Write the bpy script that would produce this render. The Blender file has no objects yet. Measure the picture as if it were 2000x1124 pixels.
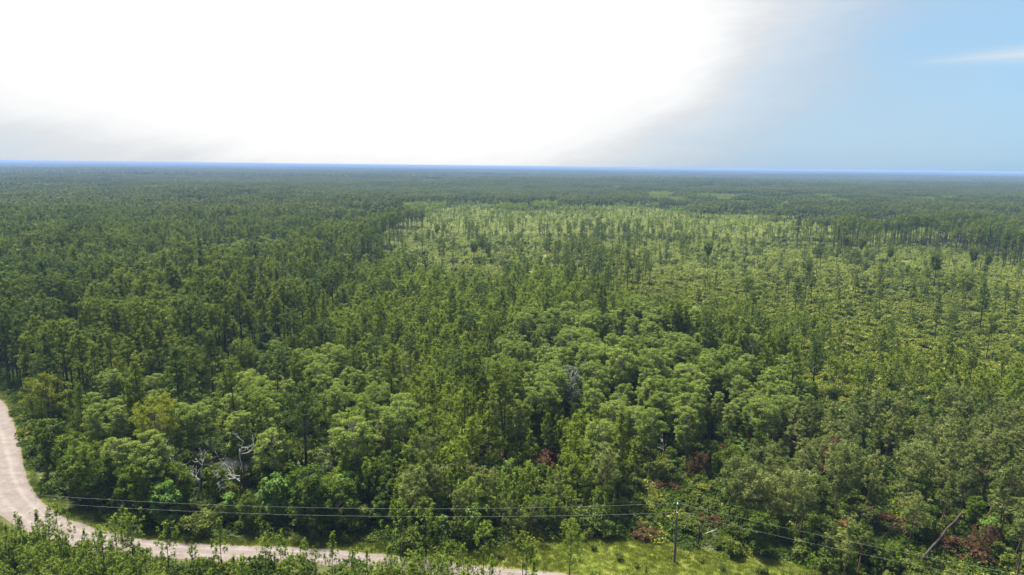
import bpy, math, random
import numpy as np
from mathutils import Vector, Matrix, Euler

R = math.radians
rng = np.random.default_rng(7)
random.seed(7)
S = bpy.context.scene
COL = S.collection

# ------------------------------------------------------------------ camera, sky, sun, exposure
CAM_H = 64.0
FPX, PW, PH = 1350.0, 2000.0, 1124.0          # focal length in photo pixels, photo size
PITCH, ROLL = R(9.98), 0.0110
f_ = np.array([0, math.cos(PITCH), -math.sin(PITCH)])
r0 = np.array([1.0, 0, 0]); u0 = np.array([0, math.sin(PITCH), math.cos(PITCH)])
r_ = r0 * math.cos(ROLL) + u0 * math.sin(ROLL)
u_ = u0 * math.cos(ROLL) - r0 * math.sin(ROLL)
CAM = np.array([0, 0, CAM_H])
cd = bpy.data.cameras.new('camera'); cam = bpy.data.objects.new('camera', cd); COL.objects.link(cam)
cd.sensor_fit = 'HORIZONTAL'; cd.angle = 2 * math.atan(PW / 2 / FPX)
cd.clip_start = 0.5; cd.clip_end = 60000
cam.matrix_world = Matrix(((r_[0], u_[0], -f_[0], 0), (r_[1], u_[1], -f_[1], 0), (r_[2], u_[2], -f_[2], CAM_H), (0, 0, 0, 1)))
S.camera = cam


def ray(px, py):
    return f_ + r_ * ((px - PW / 2) / FPX) - u_ * ((py - PH / 2) / FPX)


def at(px, py, z=0.0):
    """world point at height z seen at a photo pixel"""
    d = ray(px, py); t = (z - CAM_H) / d[2]
    return CAM + d * t


def proj(P):
    v = np.atleast_2d(P) - CAM
    w = v @ f_
    return PW / 2 + FPX * (v @ r_) / w, PH / 2 - FPX * (v @ u_) / w, w


SUN_EL, SUN_AZ = R(66), R(-42)                 # azimuth from +Y, clockwise positive
w = bpy.data.worlds.new('World'); S.world = w; w.use_nodes = True
nt = w.node_tree; N = nt.nodes; L = nt.links
for n in list(N): N.remove(n)


def nd(tree, typ, **kw):
    n = tree.nodes.new(typ)
    for k, v in kw.items(): setattr(n, k, v)
    return n


def math_(tree, op, a, b=None, c=None, clamp=False):
    n = nd(tree, 'ShaderNodeMath', operation=op, use_clamp=clamp)
    for i, x in enumerate((a, b, c)):
        if x is None: continue
        if isinstance(x, (int, float)): n.inputs[i].default_value = x
        else: tree.links.new(x, n.inputs[i])
    return n.outputs[0]


def ramp_(tree, fac, stops, interp='LINEAR'):
    n = nd(tree, 'ShaderNodeValToRGB'); cr = n.color_ramp; cr.interpolation = interp
    while len(cr.elements) < len(stops): cr.elements.new(0.5)
    for e, (p, c) in zip(cr.elements, stops):
        e.position = p; e.color = (c[0], c[1], c[2], 1)
    tree.links.new(fac, n.inputs[0])
    return n.outputs[0]


def noise_(tree, vec, scale, detail=4, rough=.55, dist=0.0):
    n = nd(tree, 'ShaderNodeTexNoise'); n.inputs['Scale'].default_value = scale; n.inputs['Detail'].default_value = detail
    n.inputs['Roughness'].default_value = rough; n.inputs['Distortion'].default_value = dist
    if vec is not None: tree.links.new(vec, n.inputs['Vector'])
    return n.outputs['Fac']


def mixc(tree, fac, a, b, mode='MIX'):
    n = nd(tree, 'ShaderNodeMix', data_type='RGBA', blend_type=mode)
    for s, x in (('Factor', fac), ('A', a), ('B', b)):
        i = [q for q in n.inputs if q.name == s and (q.type == ('VALUE' if s == 'Factor' else 'RGBA'))][0]
        if isinstance(x, (int, float)): i.default_value = x
        elif isinstance(x, tuple): i.default_value = (*x, 1)
        else: tree.links.new(x, i)
    return [o for o in n.outputs if o.type == 'RGBA'][0]


SKY_STRENGTH = 0.10
EXPOSURE = 1.94
sky = nd(nt, 'ShaderNodeTexSky', sky_type='NISHITA', sun_disc=False)
sky.sun_elevation = SUN_EL; sky.sun_rotation = SUN_AZ; sky.air_density = 1.0; sky.dust_density = 1.0; sky.ozone_density = 1.5
tc = nd(nt, 'ShaderNodeTexCoord'); DIR = tc.outputs['Generated']


def dotdir(v):
    n = nd(nt, 'ShaderNodeVectorMath', operation='DOT_PRODUCT'); L.new(DIR, n.inputs[0])
    v = np.array(v) / np.linalg.norm(v); n.inputs[1].default_value = tuple(v)
    return n.outputs['Value']


sep = nd(nt, 'ShaderNodeSeparateXYZ'); L.new(DIR, sep.inputs[0])
# the bright cloud bank the sun stands behind: an angular distance, broken up by noise
cen = ray(740, -60); cen = cen / np.linalg.norm(cen)
c_rt = np.cross(cen, [0, 0, 1]); c_rt /= np.linalg.norm(c_rt); c_up = np.cross(c_rt, cen)
ex = dotdir(c_rt); ex = math_(nt, 'MAXIMUM', ex, math_(nt, 'MULTIPLY', ex, .86)); ey = math_(nt, 'MULTIPLY', dotdir(c_up), 1.75)
ang = math_(nt, 'SQRT', math_(nt, 'ADD', math_(nt, 'MULTIPLY', ex, ex), math_(nt, 'MULTIPLY', ey, ey)))
ang = math_(nt, 'ADD', ang, math_(nt, 'MULTIPLY', math_(nt, 'LESS_THAN', dotdir(cen), 0.0), 2.0))
mp = nd(nt, 'ShaderNodeMapping'); L.new(DIR, mp.inputs[0]); mp.inputs['Scale'].default_value = (1, 1, 2.2)
n1 = noise_(nt, mp.outputs[0], 2.2, 5, .55, .3)
cx = nd(nt, 'ShaderNodeCombineXYZ')      # long streaks, as high thin cloud is drawn out by wind
L.new(math_(nt, 'MULTIPLY', math_(nt, 'ADD', math_(nt, 'MULTIPLY', ex, .93), math_(nt, 'MULTIPLY', ey, .26)), 1.5), cx.inputs[0])
L.new(math_(nt, 'MULTIPLY', math_(nt, 'SUBTRACT', math_(nt, 'MULTIPLY', ey, .67), math_(nt, 'MULTIPLY', ex, .36)), 5.5), cx.inputs[1])
n2 = noise_(nt, cx.outputs[0], 2.6, 7, .62, .5)
bank = math_(nt, 'ADD', ang, math_(nt, 'ADD', math_(nt, 'MULTIPLY', math_(nt, 'SUBTRACT', n1, .5), .12), math_(nt, 'MULTIPLY', math_(nt, 'SUBTRACT', n2, .5), .12)))
bf = math_(nt, 'ADD', bank, math_(nt, 'MULTIPLY', math_(nt, 'SUBTRACT', 1.0, math_(nt, 'MULTIPLY', sep.outputs['Z'], 8.0), clamp=True), .015))
kS = 1 / SKY_STRENGTH / 2 ** EXPOSURE      # sky colours below are as they look on screen
bank_amt = ramp_(nt, bf, [(0.0, (1, 1, 1)), (.41, (1, 1, 1)), (.475, (.90, .90, .90)), (.55, (.60, .60, .60)), (.65, (.20, .20, .20)), (.85, (.0, .0, .0))], 'EASE')
bank_col = ramp_(nt, bf, [(0.0, (1, 1, 1)), (.25, (.70, .70, .70)), (.36, (.40, .40, .40)), (.44, (.291, .290, .288)), (.51, (.235, .235, .236)), (.60, (.185, .194, .206))], 'EASE')
bank_scl = nd(nt, 'ShaderNodeVectorMath', operation='SCALE'); L.new(bank_col, bank_scl.inputs[0]); bank_scl.inputs['Scale'].default_value = 3.4 * kS
# clear part of the sky: Nishita with a thin veil of high haze
veil = nd(nt, 'ShaderNodeVectorMath', operation='SCALE'); veil.inputs[0].default_value = (.25, .51, .77); veil.inputs['Scale'].default_value = kS
nz = math_(nt, 'MULTIPLY', math_(nt, 'SUBTRACT', noise_(nt, mp.outputs[0], 3.1, 6, .6, .6), .42), 2.2, clamp=True)
clear = mixc(nt, .88, sky.outputs[0], veil.outputs[0])
cl2 = nd(nt, 'ShaderNodeVectorMath', operation='SCALE'); cl2.inputs[0].default_value = (.47, .59, .70); cl2.inputs['Scale'].default_value = kS
clear = mixc(nt, math_(nt, 'MULTIPLY', nz, .4), clear, cl2.outputs[0])
# high clouds overhead and behind, which soften the light
up = math_(nt, 'MULTIPLY', math_(nt, 'SUBTRACT', sep.outputs['Z'], .33), 3.0, clamp=True)
oc = nd(nt, 'ShaderNodeVectorMath', operation='SCALE'); oc.inputs[0].default_value = (1.0, .98, .93); oc.inputs['Scale'].default_value = kS
clear = mixc(nt, math_(nt, 'MULTIPLY', up, math_(nt, 'ADD', math_(nt, 'MULTIPLY', nz, .4), .5)), clear, oc.outputs[0])
full = mixc(nt, bank_amt, clear, bank_scl.outputs[0])
# one thin white streak of cloud over the clear side
a0, a1 = ray(1760, 128), ray(2090, 98)
a0 /= np.linalg.norm(a0); a1 /= np.linalg.norm(a1)
nrm = np.cross(a0, a1); nrm /= np.linalg.norm(nrm); along = np.cross(nrm, a0); along /= np.linalg.norm(along)
off = math_(nt, 'ABSOLUTE', math_(nt, 'ADD', dotdir(nrm), math_(nt, 'MULTIPLY', math_(nt, 'SUBTRACT', n1, .5), .03)))
aln = dotdir(along)
wid = math_(nt, 'ADD', math_(nt, 'MULTIPLY', aln, .075), .008)
st = math_(nt, 'SUBTRACT', 1.0, math_(nt, 'DIVIDE', off, wid), clamp=True)
st = math_(nt, 'MULTIPLY', math_(nt, 'MULTIPLY', st, st), math_(nt, 'MULTIPLY', aln, 6.0, clamp=True))
st = math_(nt, 'MULTIPLY', st, math_(nt, 'ADD', .25, math_(nt, 'MULTIPLY', n2, 1.1)), clamp=True)
st = math_(nt, 'MULTIPLY', st, math_(nt, 'GREATER_THAN', dotdir(a1), .5))
sc_ = nd(nt, 'ShaderNodeVectorMath', operation='SCALE'); sc_.inputs[0].default_value = (.93, .90, .86); sc_.inputs['Scale'].default_value = kS
full = mixc(nt, st, full, sc_.outputs[0])
bg = nd(nt, 'ShaderNodeBackground'); L.new(full, bg.inputs['Color']); bg.inputs['Strength'].default_value = SKY_STRENGTH
wo = nd(nt, 'ShaderNodeOutputWorld'); L.new(bg.outputs[0], wo.inputs['Surface'])

sd = bpy.data.lights.new('sun', 'SUN'); sd.energy = 5.0; sd.angle = R(10); sd.color = (1, .96, .90)
so = bpy.data.objects.new('sun', sd); COL.objects.link(so)
sv = Vector((math.sin(SUN_AZ) * math.cos(SUN_EL), math.cos(SUN_AZ) * math.cos(SUN_EL), math.sin(SUN_EL)))
so.rotation_euler = sv.to_track_quat('Z', 'Y').to_euler()
S.view_settings.view_transform = 'Standard'; S.view_settings.look = 'None'; S.view_settings.gamma = 1
S.view_settings.exposure = EXPOSURE
S.view_settings.use_curve_mapping = False
cy = S.cycles
cy.max_bounces = 6; cy.diffuse_bounces = 3; cy.glossy_bounces = 2; cy.transmission_bounces = 3; cy.transparent_max_bounces = 4; cy.volume_bounces = 1
cy.use_denoising = True; cy.denoiser = 'OPENIMAGEDENOISE'; cy.denoising_input_passes = 'RGB_ALBEDO_NORMAL'; cy.denoising_prefilter = 'ACCURATE'

# ------------------------------------------------------------------ materials
def new_mat(name):
    m = bpy.data.materials.new(name); m.use_nodes = True
    t = m.node_tree
    for n in list(t.nodes): t.nodes.remove(n)
    return m, t


def leaf_mat(name, a, b, c=None, trans=.28, spec=.25, rough=.55, vary=.5):
    """foliage: colour runs from a to b by tuft and by tree, a few tufts take colour c"""
    m, t = new_mat(name)
    att = nd(t, 'ShaderNodeAttribute', attribute_name='tint')
    oi = nd(t, 'ShaderNodeObjectInfo')
    fac = math_(t, 'ADD', math_(t, 'MULTIPLY', att.outputs['Fac'], 1 - vary), math_(t, 'MULTIPLY', oi.outputs['Random'], vary))
    col = mixc(t, fac, a, b)
    if c is not None:
        col = mixc(t, math_(t, 'MULTIPLY', math_(t, 'GREATER_THAN', att.outputs['Fac'], .9), .7), col, c)
    p = nd(t, 'ShaderNodeBsdfPrincipled'); p.inputs['Roughness'].default_value = rough
    p.inputs['Specular IOR Level'].default_value = spec
    t.links.new(col, p.inputs['Base Color'])
    tr = nd(t, 'ShaderNodeBsdfTranslucent')
    trc = mixc(t, .5, col, mixc(t, 1.0, col, (1.0, 1.15, .5), 'MULTIPLY')); t.links.new(trc, tr.inputs['Color'])
    mx = nd(t, 'ShaderNodeMixShader'); mx.inputs[0].default_value = trans
    t.links.new(p.outputs[0], mx.inputs[1]); t.links.new(tr.outputs[0], mx.inputs[2])
    o = nd(t, 'ShaderNodeOutputMaterial'); t.links.new(mx.outputs[0], o.inputs[0])
    return m


def plain_mat(name, a, b, scale=3.0, rough=.85, spec=.2, zs=1.0):
    m, t = new_mat(name)
    tcn = nd(t, 'ShaderNodeTexCoord'); mpn = nd(t, 'ShaderNodeMapping'); t.links.new(tcn.outputs['Object'], mpn.inputs[0])
    mpn.inputs['Scale'].default_value = (1, 1, zs)
    f = noise_(t, mpn.outputs[0], scale, 5, .6)
    col = ramp_(t, f, [(.3, a), (.7, b)])
    p = nd(t, 'ShaderNodeBsdfPrincipled'); p.inputs['Roughness'].default_value = rough; p.inputs['Specular IOR Level'].default_value = spec
    t.links.new(col, p.inputs['Base Color'])
    o = nd(t, 'ShaderNodeOutputMaterial'); t.links.new(p.outputs[0], o.inputs[0])
    return m


M = {}
M['pine'] = leaf_mat('pine_needles', (.051, .078, .006), (.108, .138, .012), vary=.55, spec=.05, trans=.34)
M['pine2'] = leaf_mat('yellowish_pine_needles', (.068, .098, .007), (.130, .160, .014), (.15, .10, .03), vary=.55, spec=.05, trans=.34)
M['pine3'] = leaf_mat('deep_green_pine_needles', (.032, .058, .008), (.074, .106, .014), vary=.55, spec=.05, trans=.34)
M['pineyel'] = leaf_mat('yellow_green_pine_needles', (.105, .128, .008), (.165, .182, .012), spec=.05, trans=.36)  # pines whose own needles are yellow-green
M['young'] = leaf_mat('young_pine_needles', (.073, .108, .007), (.142, .178, .014), (.13, .09, .03), vary=.6, trans=.40, spec=.05)
M['front'] = leaf_mat('plantation_pine_needles', (.082, .128, .010), (.150, .195, .020), vary=.4, trans=.44, spec=.05)
M['olive'] = leaf_mat('storm_pine_needles', (.058, .082, .016), (.152, .170, .046), (.15, .085, .035), vary=.65, spec=.05, trans=.34)
M['cyp'] = leaf_mat('cypress_leaves', (.110, .155, .022), (.195, .236, .050), trans=.42, vary=.65, spec=.05)
M['broad'] = leaf_mat('broadleaf_leaves', (.032, .066, .006), (.096, .126, .009), (.14, .155, .02), trans=.34, vary=.65, spec=.05)
M['lime'] = leaf_mat('bright_green_leaves', (.085, .155, .020), (.13, .20, .030), trans=.4, spec=.15)
M['under'] = leaf_mat('undergrowth_leaves', (.022, .046, .005), (.064, .088, .010), trans=.3, vary=.6, spec=.05)
M['silver'] = leaf_mat('silver_leaves', (.085, .115, .060), (.130, .158, .088))
M['shrub'] = leaf_mat('shrub_leaves', (.092, .120, .008), (.168, .186, .014), (.20, .17, .05), trans=.36, vary=.6, spec=.15)
M['dshrub'] = leaf_mat('dark_shrub_leaves', (.040, .070, .006), (.102, .120, .010), trans=.36, vary=.6, spec=.15)
M['dead'] = leaf_mat('dead_needles', (.044, .027, .013), (.090, .048, .022), (.08, .10, .022), trans=.2, spec=.03)
M['straw'] = leaf_mat('dry_leaves', (.15, .09, .025), (.23, .155, .05), trans=.2, spec=.05)
M['grass'] = leaf_mat('grass_blades', (.070, .092, .006), (.125, .142, .010), (.17, .13, .05), trans=.3)
M['dgrass'] = leaf_mat('dark_olive_grass_blades', (.045, .066, .005), (.085, .104, .009), trans=.3)  # darker olive grass of the roadside verges
M['far'] = leaf_mat('far_canopy_leaves', (.034, .052, .008), (.086, .102, .014), vary=.5, spec=.05, trans=.36)
M['bark'] = plain_mat('pine_bark', (.020, .015, .012), (.048, .036, .029), 2.0, zs=.3)
M['cbark'] = plain_mat('cypress_bark', (.07, .058, .046), (.14, .118, .095), 2.0, zs=.2)
M['white_bark'] = plain_mat('bleached_wood', (.19, .183, .17), (.33, .318, .295), 2.5, zs=.3)
M['red_bark'] = plain_mat('reddish_wood', (.06, .032, .022), (.12, .066, .046), 2.0, zs=.3)
M['log'] = plain_mat('fallen_wood', (.10, .075, .055), (.24, .185, .14), 2.5, zs=.3)
M['pole'] = plain_mat('weathered_pole_wood', (.045, .036, .030), (.085, .068, .055), 3.0, zs=.15)
M['porcelain'] = plain_mat('white_porcelain', (.75, .75, .73), (.82, .82, .80), 2.0, rough=.25, spec=.5)
M['steel'] = plain_mat('galvanised_steel', (.25, .26, .27), (.38, .39, .40), 8.0, rough=.5, spec=.5)
M['cable'] = plain_mat('aluminium_cable', (.18, .185, .17), (.25, .255, .24), .5, rough=.6, spec=.4)

# ------------------------------------------------------------------ mesh building
class Geo:
    """collects triangles with a tint per face and a material slot per face"""
    def __init__(s): s.V = []; s.F = []; s.T = []; s.M = []; s.n = 0

    def add(s, V, F, tint=0.5, mat=0):
        V = np.asarray(V, float).reshape(-1, 3); F = np.asarray(F, int).reshape(-1, 3)
        s.V.append(V); s.F.append(F + s.n); s.n += len(V)
        s.T.append(np.broadcast_to(np.asarray(tint, float), (len(F),)).copy())
        s.M.append(np.full(len(F), mat, int)); return s

    def arrays(s):
        if not s.V: return np.zeros((0, 3)), np.zeros((0, 3), int), np.zeros(0), np.zeros(0, int)
        return np.concatenate(s.V), np.concatenate(s.F), np.concatenate(s.T), np.concatenate(s.M)

    def merge(s, o, mat=0, mtx=None, tmul=None):
        V, F, T, _m = o.arrays()
        if mtx is not None: V = V @ np.array(mtx)[:3, :3].T + np.array(mtx)[:3, 3]
        return s.add(V, F, T if tmul is None else np.clip(T * .5 + tmul * .5, 0, 1), mat)

    def mesh(s, name, mats, smooth=False):
        V, F, T, Mi = s.arrays()
        me = bpy.data.meshes.new(name)
        me.vertices.add(len(V)); me.vertices.foreach_set('co', V.astype(np.float32).ravel())
        me.loops.add(len(F) * 3); me.loops.foreach_set('vertex_index', F.astype(np.int32).ravel())
        me.polygons.add(len(F)); me.polygons.foreach_set('loop_start', (np.arange(len(F)) * 3).astype(np.int32))
        me.polygons.foreach_set('loop_total', np.full(len(F), 3, np.int32))
        me.polygons.foreach_set('material_index', Mi.astype(np.int32))
        me.polygons.foreach_set('use_smooth', np.full(len(F), smooth, bool))
        me.update(calc_edges=True)
        a = me.attributes.new('tint', 'FLOAT', 'FACE'); a.data.foreach_set('value', T.astype(np.float32))
        for m in mats: me.materials.append(m)
        return me


def norm(v): return v / np.maximum(np.linalg.norm(v, axis=-1, keepdims=True), 1e-9)


def tube(g, pts, rad, sides=6, mat=0, cap=True):
    pts = np.asarray(pts, float); rad = np.broadcast_to(np.asarray(rad, float), (len(pts),))
    d = norm(np.gradient(pts, axis=0))
    ref = np.array([0.31, .95, .05]) if abs(d[0][2]) > .8 else np.array([0, 0, 1.0])
    a = norm(np.cross(d, ref)); b = np.cross(d, a)
    th = np.arange(sides) / sides * 2 * math.pi
    ring = pts[:, None] + rad[:, None, None] * (np.cos(th)[None, :, None] * a[:, None] + np.sin(th)[None, :, None] * b[:, None])
    V = ring.reshape(-1, 3); F = []
    for i in range(len(pts) - 1):
        for j in range(sides):
            k = (j + 1) % sides
            p, q, r2, s2 = i * sides + j, i * sides + k, (i + 1) * sides + j, (i + 1) * sides + k
            F += [(p, q, s2), (p, s2, r2)]
    if cap:
        V = np.concatenate([V, pts[-1:]]); e = len(V) - 1; o = (len(pts) - 1) * sides
        F += [(o + j, o + (j + 1) % sides, e) for j in range(sides)]
    g.add(V, F, .5, mat)


def blades(g, base, dirs, length, width, tint, rg, mat=0):
    """one narrow triangle per needle spray"""
    n = len(base)
    side = norm(np.cross(dirs, rg.normal(size=(n, 3)))) * (np.asarray(width).reshape(-1, 1) / 2 if np.ndim(width) else width / 2)
    tip = base + dirs * (np.asarray(length).reshape(-1, 1))
    V = np.stack([base - side, base + side, tip], 1).reshape(-1, 3)
    g.add(V, np.arange(3 * n).reshape(-1, 3), tint, mat)


def tufts(g, P, D, rg, nb=9, ln=.42, wd=.07, spread=.7, mat=0, tint=None):
    n = len(P)
    if not n: return
    base = np.repeat(P, nb, 0) + rg.normal(size=(n * nb, 3)) * ln * .12
    d = norm(np.repeat(D, nb, 0) * .75 + rg.normal(size=(n * nb, 3)) * spread)
    tint = np.clip(np.repeat(rg.random(n) if tint is None else tint, nb) * .85 + rg.random(n * nb) * .15, 0, 1)
    blades(g, base, d, ln * rg.uniform(.7, 1.2, n * nb), wd, tint, rg, mat)


def leaves(g, P, Nrm, size, rg, tint, mat=0, slim=1.0):
    """leaf sprays: one triangle each, lying across its normal"""
    n = len(P)
    t = norm(np.cross(Nrm, rg.normal(size=(n, 3)))); b = np.cross(Nrm, t)
    s = size * rg.uniform(.6, 1.35, (n, 1))
    V = np.stack([P - t * s * .5 * slim - b * s * .3 / slim, P + t * s * .5 * slim - b * s * .3 / slim, P + b * s * .65 / slim], 1).reshape(-1, 3)
    g.add(V, np.arange(3 * n).reshape(-1, 3), tint, mat)


def profile(shape, t):
    if shape == 'round': return max(.12, math.sqrt(max(0, 1 - ((t - .52) / .56) ** 2)))
    if shape == 'flat': return .35 + .65 * min(1, t * 1.7) if t < .85 else .75
    if shape == 'cone': return max(.10, (1 - t) ** .75 * 1.02)
    if shape == 'ovate': return max(.12, math.sin(min(1, t * .85 + .22) * math.pi) ** .7)
    return .5 + .3 * math.sin(t * 7)


def pine(seed, h=20, cb=.5, rad=3.2, shape='round', nbr=46, per=10, nb=9, ln=.45, wd=.08, lean=.0, stubs=True, r0=None, updir=.5, puff=None, leafy=0, lsize=.3, shoot=None, fuzz=.8):
    """a pine: (trunk with limbs, crown of needle tufts)"""
    rg = np.random.default_rng(seed); tr = Geo(); cr = Geo()
    r0 = r0 or (.0075 * h + .03)
    nz_ = 9; zz = np.linspace(0, h, nz_)
    bx, by = rg.normal(0, .010 * h, 2)
    ph = rg.uniform(0, 6.28)
    px = bx * np.sin(zz / h * 2.4 + ph) - bx * math.sin(ph); py = by * np.sin(zz / h * 2.1 + ph) - by * math.sin(ph) + lean * zz * (zz / h)
    path = np.stack([px, py, zz], 1)
    tube(tr, path, r0 * (1 - .88 * (zz / h) ** 1.1), 6)
    P = []; D = []; TT = []; puff = puff or rad * .24
    a = rg.uniform(0, 6.28)
    for i in range(nbr):
        t = (i + rg.uniform(0, 1)) / nbr
        t = t ** .95
        z = h * (cb + (1 - cb) * t * .985)
        a += 2.4 + rg.normal(0, .35)
        ln_b = rad * profile(shape, t) * rg.uniform(.62, 1.15)
        o = np.array([np.interp(z, zz, px), np.interp(z, zz, py), z])
        rise = (-.05 + updir * t + rg.normal(0, .12))
        hd = np.array([math.cos(a), math.sin(a), 0])
        mid = o + hd * ln_b * .55 + np.array([0, 0, ln_b * .55 * rise * .6])
        end = o + hd * ln_b + np.array([0, 0, ln_b * (rise + .22)])
        tube(tr, [o, mid, end], [r0 * .20 * (1 - t * .5) + .015, r0 * .12 * (1 - t * .5) + .01, .012], 3, cap=False)
        for sp_, sz in ((1.0, 1.0), (.62, .8)) if ln_b > .45 * rad else ((.95, .9),):
            pr = puff * sz * rg.uniform(.7, 1.25)
            pc = (mid + (end - mid) * ((sp_ - .55) / .45)) + (rg.normal(size=3) * np.array([1, 1, .3]) * pr * (.25 if sp_ > .9 else .9))
            k = max(2, int(per * (pr / puff) ** 2))
            dd = norm(rg.normal(size=(k, 3)) + np.array([0, 0, .25]))
            P.append(pc + dd * pr * np.array(shoot or [1, 1, .62]) * rg.uniform(.45, 1.0, (k, 1))); D.append(norm(dd * .8 + hd * .25 + np.array([0, 0, .55])))
            TT.append(np.clip(rg.random() * .6 + rg.random(k) * .4, 0, 1))
    P.append(np.array([[px[-1], py[-1], h]]) + rg.normal(size=(5, 3)) * .25); D.append(np.tile([0, 0, 1.0], (5, 1))); TT.append(rg.random(5))
    P = np.concatenate(P); D = np.concatenate(D)
    TT = np.concatenate(TT)
    if leafy:      # seen from afar: needle sprays lying across the outside of each puff
        Q = np.repeat(P, leafy, 0) + rg.normal(size=(len(P) * leafy, 3)) * lsize * fuzz
        leaves(cr, Q, norm(np.repeat(D, leafy, 0) * .8 + np.array([0, 0, .35]) + rg.normal(size=Q.shape) * .55), lsize, rg, np.clip(np.repeat(TT, leafy) * .8 + rg.random(len(Q)) * .2, 0, 1), 0, .5)
    else: tufts(cr, P, D, rg, nb, ln, wd, tint=TT)
    if stubs:
        for i in range(5):
            z = h * rg.uniform(.25, cb); aa = rg.uniform(0, 6.28); l_ = rg.uniform(.4, 1.3)
            o = np.array([np.interp(z, zz, px), np.interp(z, zz, py), z])
            tube(tr, [o, o + np.array([math.cos(aa) * l_, math.sin(aa) * l_, -.1])], [.04, .012], 3)
    return tr, cr


def blobtree(seed, h=15, cb=.3, rad=3.0, nblob=22, brad=1.15, flat=.7, per=230, leaf=.33, r0=None, stems=1, top=1.0, openness=.0):
    """a leafy tree: limbs to leaf clumps filling an uneven envelope"""
    rg = np.random.default_rng(seed); tr = Geo(); cr = Geo()
    r0 = r0 or (.008 * h + .03)
    cz = h * cb
    th = rg.uniform(0, 6.28)
    st = []
    for s in range(stems):
        aa = th + s * 2.1; sp = (0 if stems == 1 else rad * .3)
        nz_ = 6; zz = np.linspace(0, h * .9, nz_)
        px = np.cos(aa) * sp * zz / h + np.sin(zz / h * 5 + s) * .012 * h; py = np.sin(aa) * sp * zz / h + np.cos(zz / h * 4 + s) * .012 * h
        px -= px[0] - .1 * s; py -= py[0]
        p = np.stack([px, py, zz], 1); st.append(p); tube(tr, p, r0 * (1 - .85 * zz / zz[-1]) / math.sqrt(stems), 6)
    for i in range(nblob):
        t = (i + .5) / nblob
        z = cz + (h - cz) * (t ** .8) * .93
        tt = (z - cz) / max(h - cz, .1)
        env = rad * math.sqrt(max(.05, 1 - (max(0, tt - .45) / .62) ** 2)) * min(1, .55 + tt * 1.3)
        a = i * 2.4 + rg.normal(0, .5); rr = env * (rg.uniform(.25, 1) ** .6) * (1 if tt < .9 else .5)
        b = brad * rg.uniform(.65, 1.3) * (1 if tt < .85 else .8)
        c = np.array([math.cos(a) * rr, math.sin(a) * rr, min(z, h - b * flat * .6)])
        p = st[i % len(st)]
        zo = max(cz * .8, z - rr * .7); o = np.array([np.interp(zo, p[:, 2], p[:, 0]), np.interp(zo, p[:, 2], p[:, 1]), min(zo, p[-1, 2])])
        c[:2] += o[:2] * (.5 if stems > 1 else 0)
        tube(tr, [o, (o + c) / 2 + np.array([0, 0, .1 * rr]), c], [r0 * .28 + .015, r0 * .16 + .012, .012], 3, cap=False)
        n = int(per * (b / brad) ** 2)
        d = norm(rg.normal(size=(n, 3)) + np.array([0, 0, .25]))
        lump = 1 + .28 * np.sin(d[:, 0] * 5 + i) * np.cos(d[:, 1] * 4.3 + i * 2) + .2 * np.sin(d[:, 2] * 6 + i)
        rad_ = b * lump * rg.uniform(.55, 1.05, n) ** .6
        q = c + d * rad_[:, None] * np.array([1, 1, flat])
        nn = norm(d * .7 + np.array([0, 0, .45]) + rg.normal(size=(n, 3)) * .55)
        tint = np.clip(rg.random() * .55 + rg.random(n) * .45, 0, 1)
        leaves(cr, q, nn, leaf, rg, tint)
    return tr, cr


def snag(seed, h=12, spread=.5, depth=4, r0=.2, first=.5, twist=.5, long=1.0):
    """bare dead tree: forking pale limbs"""
    rg = np.random.default_rng(seed); low = Geo(); g = Geo()
    p0 = np.zeros(3); p1 = np.array([rg.normal(0, .03 * h), rg.normal(0, .03 * h), h * first])
    tube(low, [p0, (p0 + p1) / 2 + rg.normal(0, .1, 3), p1], [r0, r0 * .85, r0 * .7], 7, cap=False)

    def grow(o, d, l, r, k):
        pts = [o]
        for i in range(4):
            d = norm(d + rg.normal(size=3) * .22 * twist * 2 + np.array([0, 0, .06])); pts.append(pts[-1] + d * l / 4)
        tube(g, pts, np.linspace(r, r * .6, 5), 5 if k > 2 else 4)
        if k <= 0: return
        for j in range(rg.integers(2, 4)):
            nd_ = norm(d + rg.normal(size=3) * spread * 1.1); i = rg.integers(2, 5)
            grow(pts[i], nd_, l * rg.uniform(.55, .8), r * .58, k - 1)
    grow(p1, np.array([0, 0, 1.0]), h * (1 - first) * .5 * long, r0 * .7, depth)
    for j in range(3):
        grow(p0 + (p1 - p0) * rg.uniform(.65, .95), norm(np.array([rg.normal(), rg.normal(), .35])), h * .2 * long, r0 * .4, depth - 1)
    return low, g


# ------------------------------------------------------------------ objects, properties, copying
def tag(o, label=None, cat=None, group=None, kind=None):
    if label: o['label'] = label
    if cat: o['category'] = cat
    if group: o['group'] = group
    if kind: o['kind'] = kind
    return o


def ob(name, me, parent=None):
    o = bpy.data.objects.new(name, me); COL.objects.link(o)
    if parent is not None: o.parent = parent
    return o


class Kind:
    """tree models of one kind; each holds part meshes and a joined mesh for the far masses"""
    def __init__(s): s.models = []

    def add(s, parts, joined=None, h=10, words=''):
        s.models.append(dict(parts=parts, joined=joined, h=h, words=words)); return s


def model(kind, tc, mats, h, words, name):
    tr, cr = tc
    parts = [('trunk', tr.mesh(name + '_trunk', [mats[0]], True)), ('crown', cr.mesh(name + '_crown', [mats[1]]))]
    kind.add(parts, None, h, words)


def joined(tc, mats, name):
    g = Geo(); g.merge(tc[0], 0); g.merge(tc[1], 1)
    return g.mesh(name, mats)


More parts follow.
